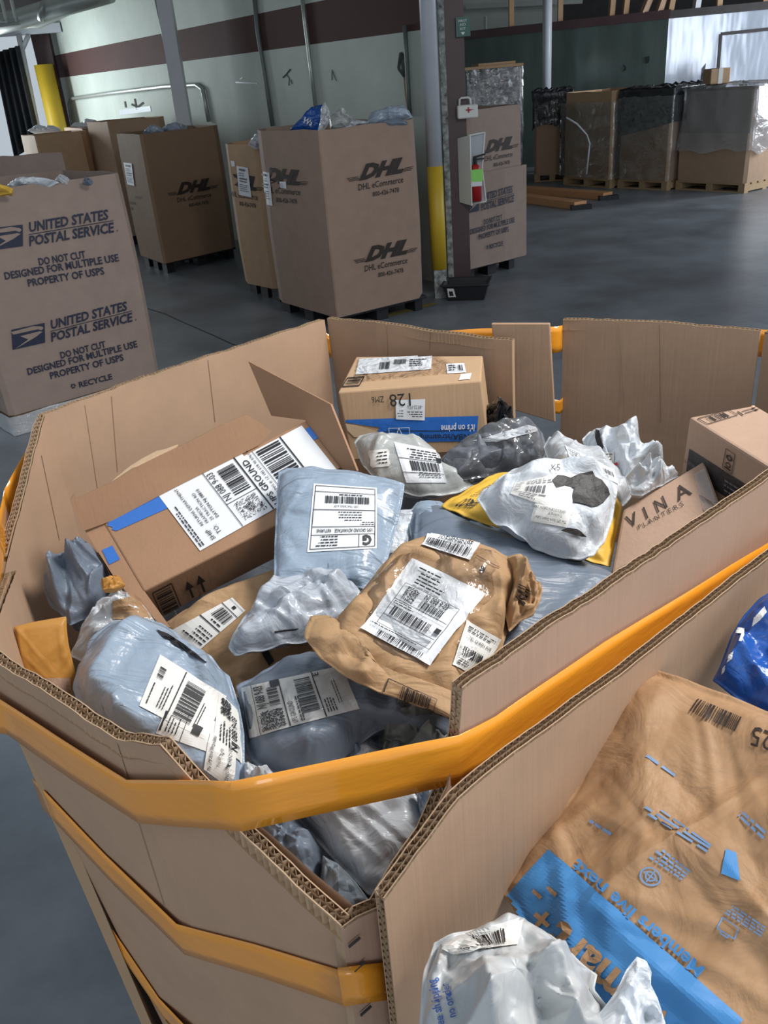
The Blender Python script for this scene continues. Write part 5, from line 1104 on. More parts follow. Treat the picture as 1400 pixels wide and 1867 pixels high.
soft('plastic_bag', 'crumpled black plastic bag tucked beside the tan box at the rear wall', 'bag', [(876, 752), (884, 742), (905, 740), (928, 742), (936, 760), (934, 780), (912, 790), (890, 796), (880, 780)], 1.25, (0, -.8), .035, .03, 'black', 14, crumple=0.0270, N=90, Mr=18)
o, bv, pl = soft('poly_mailer', 'white mailer with a grey printed label, wedged behind the torn white mailer', 'mailer', [(1001, 796), (1030, 806), (1070, 825), (1117, 852), (1143, 874), (1152, 905), (1135, 925), (1090, 930), (1030, 880), (1003, 850), (990, 815)], 1.275, (.1, -.45), .03, .03, 'ltgray', 15)
decal('shipping_label', o, bv, [(1030, 812), (1118, 856), (1128, 884), (1040, 840)], 100, 36, [sheet(100, 36), ('bar', 30, 8, 66, 22, 3, {'n': 40}), ('bar', 74, 10, 94, 22, 4, {'n': 26}), ('lines', 4, 5, 26, 5, 5, 1.6, 2), ('lines', 30, 26, 90, 2, 4, 1.4, 5), ('line', 28, 2, 28, 34, .8)], [M['paper'], M['grayink'], M['ink']], .0015)
o, bv, pl = soft('poly_mailer', 'crumpled pale mailer with black smudges, in front of the right rear wall', 'mailer', [(1061, 800), (1074, 788), (1096, 784), (1130, 788), (1156, 799), (1180, 815), (1205, 838), (1215, 862), (1190, 885), (1165, 900), (1140, 892), (1100, 850), (1074, 830)], 1.285, (.05, -.5), .038, .03, 'white', 16, crumple=0.0243)
decal('black_print', o, bv, [(1060, 784), (1160, 784), (1160, 860), (1060, 860)], 100, 76, [('poly', [(26, 0), (34, 2), (36, 16), (41, 30), (38, 36), (30, 26), (26, 14)]), ('poly', [(14, 34), (22, 36), (28, 46), (22, 49)]), ('rect', 34, 40, 60, 62, {'m': 0}), ('lines', 36, 43, 58, 4, 5, 1.6, 2), ('poly', [(60, 62), (66, 58), (68, 62), (62, 70)], {'m': 2})], [M['paper2'], M['ink'], M['red']], .0015)
o, bv, pl = soft('poly_mailer', 'small glossy white mailer folded against the smudged one, behind the lettered box', 'mailer', [(1140, 868), (1172, 845), (1203, 835), (1225, 852), (1240, 864), (1205, 884), (1170, 905), (1152, 900)], 1.305, (.1, -.5), .02, .02, 'ltgray', 17, crumple=0.0189)
o, bv, pl = soft('padded_mailer', 'yellow padded mailer with black print under the torn white mailer', 'mailer', [(944, 856), (905, 864), (856, 889), (804, 922), (843, 944), (907, 962), (1000, 1000), (1079, 1024), (1113, 1034), (1122, 985), (1136, 920), (1100, 880), (1020, 860)], 1.262, (.1, -.45), .018, .02, 'yellow', 18, crumple=0.0081)
decal('printed_text', o, bv, [(905, 876), (950, 862), (870, 958), (812, 930)], 60, 90, [('text', 4, 84, 15, 'CO>', {'bold': .02}), ('lines', 4, 8, 52, 3, 6, 1.8, 2), ('lines', 4, 30, 50, 3, 8, 3, 4), ('lines', 6, 54, 44, 3, 6, 1.6, 5), ('text', 30, 84, 12, '##')], [M['ink']]*3, .0015)
o, bv, pl = soft('poly_mailer', 'white mailer torn open to show black lining, on top of the yellow mailer', 'mailer', [(869, 908), (886, 886), (933, 859), (980, 850), (1040, 852), (1085, 862), (1116, 884), (1124, 898), (1118, 944), (1104, 985), (1080, 1020), (1055, 1024), (1031, 1018), (971, 992), (911, 957), (880, 928)], 1.30, (.05, -.5), .040, .03, 'white', 19, crumple=0.0216, pucker=.012)
HQ = [(1000, 850), (1120, 850), (1120, 1000), (1000, 1000)]
HQ2 = [(1000, 850), (1120, 850), (1120, 1000), (1000, 1000)]
decal('torn_hole', o, bv, HQ, 120, 150, [('poly', [(6, 26), (16, 17), (27, 18), (40, 22), (56, 14), (79, 8), (84, 20), (96, 26), (107, 40), (110, 52), (100, 66), (90, 72), (78, 75), (62, 70), (45, 66), (44, 52), (47, 40), (30, 36), (14, 40)], {'m': 0}), ('poly', [(22, 117), (34, 112), (50, 114), (60, 120), (68, 128), (60, 128), (44, 124)], {'m': 0}), ('text', 2, 10, 16, 'K5', {'m': 1})], [M['charcoal'], M['ink']], .003)
decal('shipping_label', o, bv, [(940, 880), (1040, 860), (1044, 940), (930, 900)], 100, 60, [sheet(100, 60), ('bar', 52, 24, 84, 40, 3, {'n': 40}), ('lines', 8, 8, 44, 7, 6, 1.8, 2), ('lines', 50, 6, 92, 3, 5, 1.8, 4), ('lines', 40, 44, 92, 3, 5, 1.8, 5)], [M['paper2'], M['grayink'], M['ink']], .0015)
decal('tracking_sticker', o, bv, [(1034, 962), (968, 950), (976, 918), (1042, 932)], 66, 28, [sheet(66, 28), ('text', 4, 10, 7, 'The UPS Store Smart Label', {'w': 56}), ('text', 14, 18, 6, 'Tracking #'), ('text', 10, 25, 5.5, 'GINLU2C8WQRFN 288G')], LW, .0022)
# --- middle
o, bv, pl = soft('poly_mailer', 'big slate grey mailer lying flat under the kraft mailer, along the right wall', 'mailer', [(758, 925), (790, 915), (850, 948), (960, 985), (1080, 1028), (1130, 1050), (1150, 1078), (1090, 1140), (1000, 1200), (920, 1240), (860, 1190), (800, 1090), (752, 1000)], 1.235, (.02, -.2), .022, .03, 'slate', 20, crumple=0.0081, soft=0)
o, bv, pl = soft('poly_mailer', 'blue grey mailer lying flat between the grey labelled one and the yellow one', 'mailer', [(740, 932), (760, 914), (800, 912), (850, 936), (900, 962), (960, 985), (900, 1000), (800, 990), (750, 985)], 1.255, (.02, -.3), .012, .02, 'bluegray', 21, crumple=0.0081)
soft('poly_mailer', 'white paper mailer corner showing right of the mailer with the square label', 'mailer', [(700, 955), (732, 932), (762, 928), (752, 968), (742, 1000), (700, 1010)], 1.252, (0, -.4), .006, .01, 'white', 22, crumple=0.0054, N=70, Mr=12)
o, bv, pl = soft('padded_mailer', 'brown kraft mailer lying low under the big opened box, striped in black', 'mailer', [(290, 1140), (340, 1110), (420, 1070), (500, 1040), (590, 1040), (640, 1090), (620, 1150), (570, 1195), (500, 1230), (430, 1275), (390, 1230), (330, 1190)], 1.165, (0, -.35), .025, .03, 'kraft', 23, crumple=0.0095)
decal('shipping_label', o, bv, [(361, 1188), (312, 1150), (424, 1090), (448, 1114)], 60, 120, [sheet(60, 120), ('lines', 4, 8, 50, 4, 6, 2, 2), ('line', 0, 40, 60, 40, 2), ('bar', 8, 54, 52, 82, 3, {'n': 44}), ('lines', 10, 46, 50, 1, 4, 3, 3), ('line', 0, 88, 60, 88, 2), ('rect', 24, 96, 34, 106), ('line', 0, 112, 60, 112, 1)], LW, .0015)
decal('black_stripe', o, bv, [(474, 1186), (486, 1182), (500, 1205), (490, 1214)], 10, 20, [sheet(10, 20, 4)], [M['ink']], .0015)
o, bv, pl = soft('poly_mailer', 'shiny silver grey mailer folded under the one with the square label', 'mailer', [(497, 1056), (460, 1110), (424, 1160), (415, 1180), (425, 1190), (460, 1186), (510, 1176), (552, 1166), (600, 1152), (640, 1120), (660, 1085), (640, 1055), (570, 1040)], 1.225, (0, -.4), .030, .035, 'silver', 24, crumple=0.0162, pucker=.012)
decal('black_print', o, bv, [(500, 1148), (545, 1145), (540, 1152), (500, 1154)], 40, 6, [('poly', [(0, 2), (40, 0), (38, 3), (0, 6)], {'m': 0})], [M['ink']], .0015)
o, bv, pl = soft('poly_mailer', 'square grey blue mailer with a neat square label, on top in the middle', 'mailer', [(507, 860), (523, 853), (580, 853), (634, 856), (690, 868), (738, 882), (734, 910), (727, 945), (716, 985), (706, 1025), (694, 1054), (680, 1068), (664, 1076), (640, 1066), (600, 1068), (563, 1067), (540, 1076), (518, 1078), (499, 1066), (500, 1020), (503, 940)], 1.272, (.06, -.5), .022, .022, 'bluegray', 25, crumple=0.0081, pucker=.005, soft=0, shape=.5)
decal('shipping_label', o, bv, [(686, 1000), (560, 1007), (572, 882), (687, 890)], 120, 120, [sheet(120, 120), ('frame', 4, 4, 116, 116, 1), ('text', 10, 24, 24, 'G', {'bold': .05}), ('line', 34, 4, 34, 27, 1), ('lines', 72, 8, 108, 4, 5, 1.8, 2), ('line', 4, 27, 116, 27, 1), ('text', 8, 37, 9, 'USPS GROUND ADVANTAGE', {'w': 70, 'bold': .012}), ('text', 84, 37, 8, 'RETURNS', {'w': 24, 'bold': .012}), ('line', 4, 41, 116, 41, 1), ('lines', 6, 44, 44, 2, 4, 1.5, 3), ('lines', 30, 52, 76, 4, 5, 1.6, 4), ('line', 4, 72, 116, 72, 1.2), ('text', 36, 81, 6.5, 'USPS TRACKING # EP', {'w': 46}), ('bar', 16, 84, 100, 98, 6, {'n': 90}), ('lines', 30, 100, 86, 1, 4, 2, 9), ('line', 4, 105, 116, 105, 1)], LB, .0013)
decal('seam_line', o, bv, [(560, 1026), (690, 1022), (690, 1060), (560, 1060)], 130, 38, [('line', 42, 2, 42, 12, .9, {'m': 0})], [M['grayink']], .001)
# kraft mailer with clear pouch and labels
o, bv, pl = soft('padded_mailer', 'brown kraft mailer in clear film with several white labels, centre front of the pile', 'mailer', [(604, 1140), (640, 1100), (668, 1066), (700, 1030), (728, 1000), (752, 985), (777, 975), (820, 977), (866, 984), (905, 998), (932, 1014), (952, 1040), (945, 1075), (930, 1110), (925, 1150), (912, 1195), (895, 1228), (850, 1262), (838, 1318), (795, 1296), (740, 1276), (691, 1262), (650, 1240), (618, 1215), (598, 1175)], 1.272, (.10, -.42), .030, .035, 'kraft', 26, nf=50, crumple=0.014, shape=.5, pw=4)
def piece(name, par, px, dz, top, m, seed, **k):
    mb = pillow([pplane(*p, pl[0]+pl[1]*dz, pl[1]) for p in px], pl[1], top, top, seed=seed, N=110, Mr=18, **k); v = mb.bvh(); KEEP.append(v); SKIN[id(v)] = mb.build(name, M[m], par, smooth=True); return v
fv = piece('folded_end', o, [(566, 1122), (580, 1118), (600, 1119), (612, 1134), (622, 1172), (652, 1202), (700, 1226), (780, 1250), (852, 1272), (838, 1318), (795, 1297), (740, 1277), (691, 1265), (650, 1247), (620, 1227), (581, 1201), (553, 1160)], .016, .010, 'kraft', 28, crumple=.009, nf=30, flat=[[pplane(*q, pl[0]+pl[1]*.016, pl[1]) for q in ((700, 1230), (800, 1270), (797, 1302), (690, 1274))]])
cv_ = piece('crumpled_end', o, [(925, 1014), (948, 1012), (964, 1024), (976, 1060), (989, 1077), (983, 1100), (972, 1122), (950, 1133), (928, 1152), (920, 1120), (934, 1070), (930, 1040)], .012, .024, 'kraft', 29, crumple=.022, nf=34)
KP = pl
film_px = [(612, 1150), (640, 1100), (672, 1062), (712, 1020), (745, 985), (790, 976), (850, 984), (905, 1006), (930, 1040), (925, 1100), (915, 1160), (885, 1228), (845, 1262), (800, 1262), (740, 1236), (680, 1205)]
b2 = pillow([pplane(*p, pl[0]+pl[1]*.012, pl[1]) for p in film_px], pl[1], .027, .002, seed=27, crumple=.010, nf=50, N=120, Mr=26, flat=[[pplane(*q, pl[0]+pl[1]*.03, pl[1]) for q in Q] for Q in FLAT[26]])
b2.build('clear_pouch', M['film'], o, smooth=True)
decal('shipping_label', o, bv, [(752, 1018), (884, 1084), (784, 1215), (656, 1147)], 100, 110, [sheet(100, 110), ('lines', 16, 8, 46, 1, 4, 2, 2), ('lines', 22, 14, 60, 4, 4.5, 1.8, 3), ('text', 44, 42, 10, 'NJ 088 9-03', {'bold': .02, 'w': 32}), ('bar', 44, 45, 76, 54, 4, {'n': 46}), ('dots', 20, 36, 36, 54, 150, .55, 2), ('line', 14, 57, 86, 57, .8), ('lines', 16, 59, 44, 2, 3, 1.2, 5), ('bar', 20, 66, 74, 78, 7, {'n': 60}), ('rect', 79, 66, 86, 73), ('line', 14, 81, 86, 81, .8), ('frame', 14, 34, 88, 94, .6), ('bar', 22, 101, 88, 107, 8, {'n': 70}), ('lines', 4, 96, 90, 1, 2.4, 1.2, 9)], LB, .0045)
decal('barcode_label', o, bv, [(857, 1024), (768, 996), (781, 974), (874, 993)], 90, 26, [sheet(90, 26), ('bar', 6, 3, 84, 15, 3, {'n': 90}), ('text', 8, 23.5, 9, 'spNBevJR5O7', {'w': 56, 'bold': .012})], LB, .0045)
decal('second_label', o, bv, [(850, 1130), (912, 1166), (876, 1238), (824, 1212)], 60, 76, [sheet(60, 76), ('lines', 6, 6, 54, 2, 5, 1.8, 2), ('text', 8, 24, 7, '1 DEL QUEEN AVE', {'w': 44}), ('bar', 10, 36, 46, 52, 5, {'n': 40}), ('dots', 40, 56, 54, 70, 90, .7, 3), ('lines', 6, 58, 34, 3, 5, 1.8, 4)], LW, .002)
decal('printed_barcode', o, fv, [(706, 1236), (797, 1276), (792, 1298), (694, 1268)], 100, 32, [('frame', 2, 1, 98, 31, 1.6), ('bar', 24, 3, 86, 29, 4, {'n': 44})], [M['inkbrown']]*2, .0015)
decal('printed_barcode', o, cv_, [(948, 1060), (975, 1075), (952, 1112), (934, 1092)], 30, 40, [('bar', 2, 4, 28, 36, 4, {'n': 18, 'v': 1})], [M['inkbrown']]*2, .0015)
decal('printed_line', o, bv, [(870, 1012), (925, 1042), (920, 1052), (865, 1022)], 60, 10, [('line', 0, 2, 44, 2, 1), ('rect', 16, 12, 24, 22)], [M['inkbrown']]*2, .0015)
# --- left
o, bv, pl = soft('poly_mailer', 'crumpled blue grey mailer in the far left corner behind the opened box', 'mailer', [(79, 1076), (88, 1060), (100, 1046), (130, 1015), (157, 994), (180, 1012), (205, 1045), (210, 1080), (190, 1115), (157, 1130), (130, 1145), (115, 1125), (90, 1102)], 1.20, (.1, -.4), .045, .05, 'slate', 30, crumple=0.0243, pucker=.014)
o, bv, pl = soft('poly_mailer', 'film wrapped white and kraft mailer peeking out behind the big blue grey mailer', 'mailer', [(128, 1196), (150, 1140), (180, 1100), (218, 1070), (245, 1080), (275, 1110), (300, 1150), (250, 1170), (200, 1185), (160, 1210)], 1.185, (.1, -.4), .03, .03, 'ltgray', 31, crumple=0.0162)
decal('kraft_patch', o, bv, [(205, 1095), (250, 1085), (290, 1130), (205, 1130)], 10, 10, [sheet(10, 10, 10)], [M['kraft']], .0015)
b2 = MB(); lay(b2, bv, [(140, 1130), (250, 1070), (300, 1140), (170, 1200)], 10, 10, [('rect', 0, 0, 10, 10, (14, 14), {'m': 0})], 0, .003)
if b2.f:
    ok = [i for i, p in enumerate(b2.v) if p.length > .01]; rm = {k: i for i, k in enumerate(ok)}; b2.f = [tuple(rm[i] for i in f) for f in b2.f if all(i in rm for i in f)]; b2.m = b2.m[:len(b2.f)]; b2.v = [b2.v[i]+pl[1]*(.006+.004*noise.noise(b2.v[i]*50)) for i in ok]; b2.build('clear_film', M['film'], o, smooth=True)
soft('padded_mailer', 'small orange mailer edge wedged under the left end of the opened box', 'mailer', [(184, 1064), (200, 1052), (220, 1054), (228, 1066), (205, 1076), (188, 1078)], 1.235, (.1, -.4), .01, .01, 'manila', 32, crumple=0.0054, N=50, Mr=10)
En = V((.30, -.85, .45)).normalized(); Ep = pz(80, 1190, 1.24); Epx = [(25, 1143), (60, 1134), (95, 1128), (121, 1124), (122, 1150), (125, 1174), (131, 1200), (138, 1228), (130, 1262), (118, 1290), (80, 1265), (43, 1240), (34, 1190)]
mbE = pillow([pplane(*p, Ep, En) for p in Epx], En, .008, .008, seed=33, crumple=0.002, N=110, Mr=20, soft=0, shape=.4, pucker=.002)
bvE = mbE.bvh(); o = tag(mbE.build('envelope', M['manila'], smooth=True), 'orange brown envelope standing upright against the left wall', 'envelope')
decal('gray_reflection', o, bvE, [(43, 1236), (128, 1236), (130, 1290), (60, 1290)], 10, 10, [sheet(10, 10, 10)], [M['card_pink']], .0015)  # gray reflection on the envelope's lower half, painted on as a flat patch
o, bv, pl = soft('poly_mailer', 'bulging blue grey mailer covered in labels at the left front of the pile', 'mailer', [(132, 1254), (142, 1210), (160, 1172), (200, 1138), (250, 1131), (296, 1140), (340, 1170), (386, 1200), (418, 1230), (436, 1284), (446, 1340), (447, 1395), (445, 1450), (393, 1460), (345, 1440), (293, 1395), (211, 1370), (150, 1310)], 1.205, (.12, -.38), .060, .06, 'bluegray', 34, crumple=0.0162, pucker=.012)
decal('black_edge', o, bv, [(276, 1148), (300, 1150), (402, 1224), (396, 1232)], 10, 3, [('poly', [(0, .4), (3, 0), (8, .2), (10, 1), (8, 2.2), (3, 1.8)], {'m': 0})], [M['ink']], .002)
decal('shipping_label', o, bv, [(253, 1288), (292, 1194), (412, 1270), (372, 1348)], 95, 130, [sheet(95, 130), ('bar', 60, 8, 80, 18, 3, {'n': 26}), ('lines', 10, 8, 50, 1, 4, 2, 2), ('lines', 14, 26, 70, 3, 5, 1.8, 3), ('line', 2, 48, 93, 48, 2), ('bar', 12, 56, 84, 92, 4, {'n': 60}), ('lines', 12, 98, 70, 2, 5, 1.8, 5), ('rect', 0, 100, 18, 118)], LW, .0018)
decal('second_label', o, bv, [(284, 1336), (304, 1288), (436, 1330), (424, 1388)], 60, 130, [sheet(60, 130), ('rect', 8, 2, 50, 6), ('lines', 10, 14, 44, 4, 6, 2, 2), ('line', 0, 44, 60, 44, 1)], LW, .0014)
decal('third_label', o, bv, [(388, 1352), (398, 1262), (436, 1300), (442, 1392)], 90, 50, [sheet(90, 50), ('dots', 50, 6, 84, 26, 240, .9, 3), ('text', 6, 38, 15, 'NJ 088 9-03', {'w': 56, 'bold': .02}), ('lines', 6, 8, 40, 4, 5, 1.8, 4)], LW, .0022)
decal('tracking_sticker', o, bv, [(372, 1402), (382, 1336), (430, 1358), (424, 1438)], 80, 50, [sheet(80, 50), ('text', 4, 13, 9, 'The UPS Store Smart Label', {'w': 70, 'bold': .012}), ('text', 20, 28, 8, 'Tracking #'), ('text', 6, 42, 7, 'GINLU7OMDCY 288G')], LW, .003)
o, bv, pl = soft('poly_mailer', 'grey mailer with a large film covered label, between the kraft and the blue grey one', 'mailer', [(432, 1258), (454, 1238), (507, 1206), (561, 1192), (600, 1198), (634, 1222), (680, 1250), (740, 1272), (793, 1296), (835, 1320), (829, 1345), (760, 1335), (700, 1328), (660, 1352), (620, 1385), (575, 1412), (520, 1420), (464, 1395), (446, 1366), (440, 1310)], 1.175, (.02, -.40), .045, .05, 'slate', 35, crumple=0.0135, pucker=.010)
decal('shipping_label', o, bv, [(456, 1346), (440, 1254), (622, 1214), (656, 1292)], 100, 190, [sheet(100, 190), ('line', 0, 18, 100, 18, 1), ('text', 46, 36, 22, 'NJ 088 9-03', {'w': 48, 'bold': .02}), ('bar', 48, 42, 90, 60, 3, {'n': 36}), ('dots', 4, 22, 40, 60, 320, .9, 2), ('line', 0, 66, 100, 66, 2), ('rect', 86, 50, 100, 66), ('text', 4, 80, 13, 'UPS GROUND', {'w': 44}), ('lines', 4, 86, 80, 2, 4, 2, 3), ('bar', 18, 92, 90, 122, 6, {'n': 56}), ('line', 0, 128, 100, 128, 2), ('lines', 8, 134, 40, 4, 5, 2, 5), ('text', 88, 140, 16, 'E', {'bold': .02}), ('lines', 20, 158, 90, 2, 5, 1.5, 7)], LW, .0016)
b2 = MB(); lay(b2, bv, [(454, 1352), (436, 1252), (626, 1210), (662, 1296)], 10, 10, [('rect', 0, 0, 10, 10, (14, 14), {'m': 0})], 0, .004)
ok = [i for i, p in enumerate(b2.v) if p.length > .01]; rm = {k: i for i, k in enumerate(ok)}; b2.f = [tuple(rm[i] for i in f) for f in b2.f if all(i in rm for i in f)]; b2.m = b2.m[:len(b2.f)]; b2.v = [b2.v[i]+pl[1]*(.006+.003*noise.noise(b2.v[i]*50)) for i in ok]; b2.build('clear_pouch', M['film'], o, smooth=True)
# --- front notch
soft('poly_mailer', 'grey green mailer crushed under the kraft mailer near the right wall', 'mailer', [(690, 1345), (720, 1318), (770, 1305), (832, 1330), (836, 1370), (800, 1400), (740, 1410), (690, 1390)], 1.135, (0, -.4), .03, .03, mat('dim gray green poly', (.15, .165, .16), .35, bump=.4, bscale=18, dist=1.3), 40, crumple=0.0270)
soft('poly_mailer', 'blue mailer corner showing under the tape by the right wall', 'mailer', [(760, 1450), (800, 1425), (830, 1405), (815, 1450), (795, 1490), (780, 1520), (765, 1490)], 1.11, (-.2, -.4), .02, .02, 'bluegray', 41, crumple=0.0135, N=70, Mr=14)
o, bv, pl = soft('poly_mailer', 'long pale grey mailer hanging down in the front notch below the tape', 'mailer', [(520, 1420), (560, 1405), (606, 1390), (640, 1345), (657, 1325), (690, 1350), (714, 1385), (745, 1430), (772, 1470), (783, 1515), (770, 1550), (735, 1595), (704, 1622), (672, 1632), (640, 1600), (600, 1560), (570, 1525), (530, 1480)], 1.095, (-.05, -.55), .040, .04, 'ltgray', 42, crumple=0.0162, pucker=.012)
decal('loop_print', o, bv, [(570, 1385), (610, 1375), (612, 1400), (575, 1405)], 40, 22, [('ring', 12, 10, 5, 6.5), ('ring', 24, 8, 6, 7.5), ('line', 2, 18, 36, 12, 1.2)], [M['ink']]*2, .002)
soft('poly_mailer', 'dark slate mailer deep in the left of the front notch', 'mailer', [(440, 1480), (480, 1470), (530, 1480), (565, 1520), (590, 1556), (588, 1600), (585, 1645), (555, 1640), (500, 1570), (455, 1520)], 1.08, (.1, -.45), .045, .05, 'slate', 43, crumple=0.0189)
soft('poly_mailer', 'grey mailer lowest in the point of the front notch', 'mailer', [(588, 1560), (615, 1575), (650, 1610), (672, 1640), (690, 1660), (668, 1690), (630, 1710), (600, 1690), (580, 1650)], 1.065, (0, -.5), .035, .04, mat('mid gray poly', (.27, .31, .35), .33, bump=.35, bscale=18, dist=1.2, coat=.2), 44, crumple=0.0162)
soft('poly_mailer', 'pale flap of a mailer tucked behind the tape beside the blue grey mailer', 'mailer', [(438, 1386), (462, 1394), (500, 1410), (522, 1420), (500, 1440), (450, 1440), (444, 1420)], 1.16, (.1, -.4), .01, .01, 'ltgray', 45, crumple=0.0081, N=70, Mr=14)
soft('poly_mailer', 'dark grey mailer crushed behind the tape under the film covered label', 'mailer', [(520, 1410), (575, 1400), (640, 1350), (690, 1330), (700, 1360), (640, 1410), (560, 1440)], 1.13, (0, -.3), .02, .02, 'slate', 46, crumple=0.0203, N=90, Mr=16)
# ------------------------------------------------------------------ second bin: contents
o, bv, pl = soft('paper_bag', 'large brown kraft paper bag with a printed blue band, in the second bin', 'bag', [(1153, 1206), (1240, 1236), (1320, 1266), (1400, 1296), (1520, 1345), (1620, 1560), (1560, 1900), (1380, 1990), (1180, 1960), (1020, 1840), (934, 1652), (909, 1622), (940, 1572), (977, 1524), (1010, 1484), (1028, 1466), (1044, 1440), (1058, 1416), (1071, 1368), (1088, 1330), (1106, 1300), (1122, 1240)], 1.235, (-.45, -.25), .020, .03, 'kraftbag', 60, nf=44, crumple=0.0105, cf=8, pucker=.004, soft=0, shape=.6, N=240, Mr=56)
def zb(*pts): return [(900+x*.4284, 1060+y*.4284) for x, y in pts]
BQ = [(1360+40, 1858), (1001, 1548), (1128, 1388), (1527, 1698)]   # reading frame: baseline runs up-left along the band's top edge
# frame in pixels of zoomed crop
MQ = zb((1060, 1867), (235, 1140), (-120, 1540), (705, 2267))
decal('printed_band', o, bv, MQ, 110, 53, [('rect', 0, 0, 110, 53, (60, 40), {'m': 0})], [M['logoblue']], .0022)
LQ = zb((705, 2267), (-120, 1540), (235, 1140), (1060, 1867))
decal('band_logo', o, bv, LQ, 110, 53, [('text', 12, 34, 19, 'Walmart', {'m': 0, 'bold': .03, 'w': 73}), ('rect', 87.5, 28, 95.5, 30, {'m': 0}), ('rect', 90.5, 25, 92.5, 33, {'m': 0}), ('rect', 98, 35, 103, 36.6, {'m': 0}), ('rect', 93.5, 40, 99, 41.6, {'m': 0})], [M['kraftbag']], .0045)
TQ = zb((930, 1640), (370, 1160), (520, 985), (1080, 1465))
decal('printed_slogan', o, bv, TQ, 74, 23, [('text', 1, -2.5, 8, 'Members live next', {'m': 0, 'bold': .03, 'w': 72})], [M['logoblue']], .003)
def smear(q, n, s, th=1.0): decal('faint_print', o, bv, zb(*q), 40, 10, [('lines', 1, 1, 40, n, 9.0/n, th*5/n, s, {'m': 0})], [M['paleblue']], .0014)
smear(((770, 838), (560, 690), (590, 668), (790, 815)), 1, 3, .7); smear(((915, 1165), (545, 930), (570, 900), (935, 1130)), 2, 4); smear(((930, 1140), (680, 960), (695, 940), (950, 1110)), 1, 5, .5)
smear(((500, 1090), (390, 1020), (420, 990), (520, 1050)), 1, 6, .6); smear(((800, 1280), (590, 1140), (630, 1060), (850, 1230)), 4, 7); smear(((1140, 1520), (900, 1370), (930, 1310), (1167, 1470)), 4, 8); smear(((1150, 1110), (1010, 980), (1040, 950), (1167, 1060)), 2, 9)
decal('printed_emblem', o, bv, zb((700, 1340), (570, 1250), (640, 1180), (750, 1260)), 20, 16, [('ring', 10, 8, 5.5, 6.6, {'m': 0}), ('ring', 10, 8, 2.6, 3.6, {'m': 0}), ('line', 5, 8, 15, 8, .9, {'m': 0}), ('line', 10, 3, 10, 13, .9, {'m': 0})], [M['paleblue']], .0014)
decal('printed_emblem', o, bv, zb((1040, 1560), (910, 1480), (960, 1400), (1070, 1480)), 20, 16, [('frame', 4, 4, 16, 13, 1, {'m': 0}), ('frame', 8, 2, 13, 4, 1, {'m': 0})], [M['paleblue']], .0014)
decal('printed_triangle', o, bv, zb((1050, 1285), (930, 1225), (1000, 1120), (1110, 1185)), 20, 16, [('poly', [(1, 1), (14, 0), (20, 13), (13, 14)], {'m': 0})], [M['logoblue']], .0014)
decal('printed_barcode', o, bv, zb((868, 500), (1062, 580), (1030, 648), (828, 558)), 60, 22, [('bar', 1, 1, 59, 21, 5, {'n': 56})], [M['inkbrown']]*2, .0014)
decal('printed_number', o, bv, zb((1180, 722), (1080, 692), (1096, 612), (1196, 648)), 20, 14, [('text', 0, 14, 21, '25', {'m': 0, 'w': 18})], [M['inkbrown']], .0014)
o, bv, pl = soft('plastic_bag', 'shiny blue plastic bag with white marks at the right edge, above the kraft bag', 'bag', [(1480, 1040), (1420, 1072), (1385, 1098), (1358, 1125), (1335, 1160), (1315, 1205), (1300, 1245), (1345, 1275), (1400, 1305), (1480, 1330), (1540, 1200)], 1.285, (-.3, -.2), .03, .04, 'bluebag', 61, crumple=0.0162)
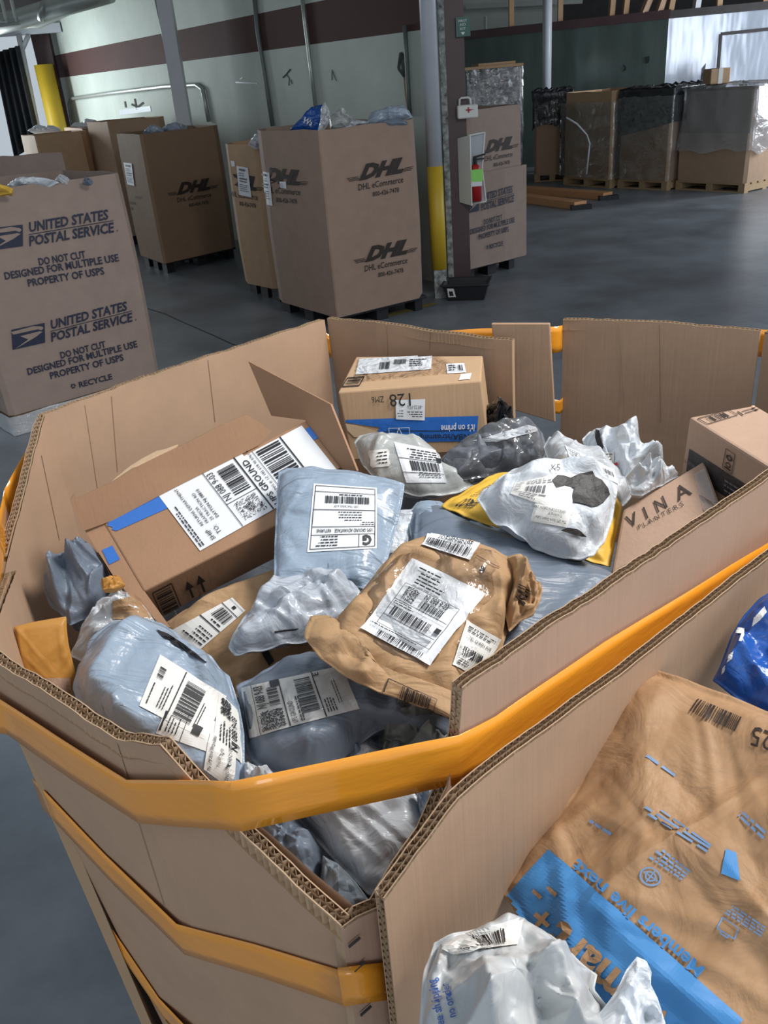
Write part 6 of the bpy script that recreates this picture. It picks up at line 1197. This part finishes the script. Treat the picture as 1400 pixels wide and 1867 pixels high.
decal('white_marks', o, bv, zb((1030, 180), (1167, 100), (1167, 420), (960, 420)), 60, 60, [('poly', [(10, 10), (26, 16), (24, 30), (18, 28), (20, 21), (9, 17)], {'m': 0}), ('poly', [(40, 8), (56, 0), (58, 9), (50, 14), (38, 18)], {'m': 0}), ('poly', [(6, 40), (12, 37), (13, 44), (6, 47)], {'m': 0}), ('poly', [(1, 51), (5, 49), (6, 54), (2, 56)], {'m': 0})], [M['paper2']], .0018)
o, bv, pl = soft('poly_mailer', 'crumpled white mailer with blue lettering and a barcode label, front of the second bin', 'mailer', [(791, 1722), (815, 1712), (843, 1702), (885, 1680), (923, 1660), (957, 1671), (985, 1700), (1006, 1722), (1045, 1756), (1086, 1784), (1080, 1812), (1106, 1838), (1120, 1900), (1060, 1990), (900, 2020), (760, 1960), (764, 1880), (774, 1775)], 1.215, (0, -.35), .045, .05, mat('pale crumpled poly', (.53, .545, .55), .36, bump=.3, bscale=16, dist=1.4, coat=.15), 62, nf=60, crumple=0.03, cf=13, pucker=.02, N=190, Mr=40)
def z8(*pts): return [(500+x*.5714, 1567+y*.5714) for x, y in pts]
decal('barcode_label', o, bv, z8((610, 240), (800, 182), (775, 275), (660, 290)), 60, 30, [sheet(60, 30), ('bar', 4, 4, 44, 26, 5, {'n': 44})], [M['paper2'], M['inkbrown'], M['ink']], .002)
decal('paper_scrap', o, bv, z8((535, 290), (600, 238), (700, 282), (590, 306)), 20, 20, [sheet(20, 20, 8), ('text', 8, 17, 6, 'rou')], [M['paper2'], M['inkbrown']], .003)
decal('printed_text', o, bv, z8((510, 560), (480, 400), (560, 370), (600, 540)), 60, 30, [('text', 2, 14, 13, 'free shipping', {'m': 0, 'bold': .015, 'w': 60}), ('text', 14, 28, 13, 'no order', {'m': 0, 'bold': .015, 'w': 38})], [M['textblue']], .002)
soft('poly_mailer', 'upright point of a pale blue white mailer in front of the kraft bag', 'mailer', [(1161, 1744), (1178, 1752), (1188, 1772), (1187, 1795), (1200, 1820), (1215, 1867), (1200, 1960), (1060, 1960), (1078, 1867), (1100, 1840), (1122, 1808), (1142, 1768)], 1.235, (0, -.6), .014, .02, 'white', 63, crumple=0.012)
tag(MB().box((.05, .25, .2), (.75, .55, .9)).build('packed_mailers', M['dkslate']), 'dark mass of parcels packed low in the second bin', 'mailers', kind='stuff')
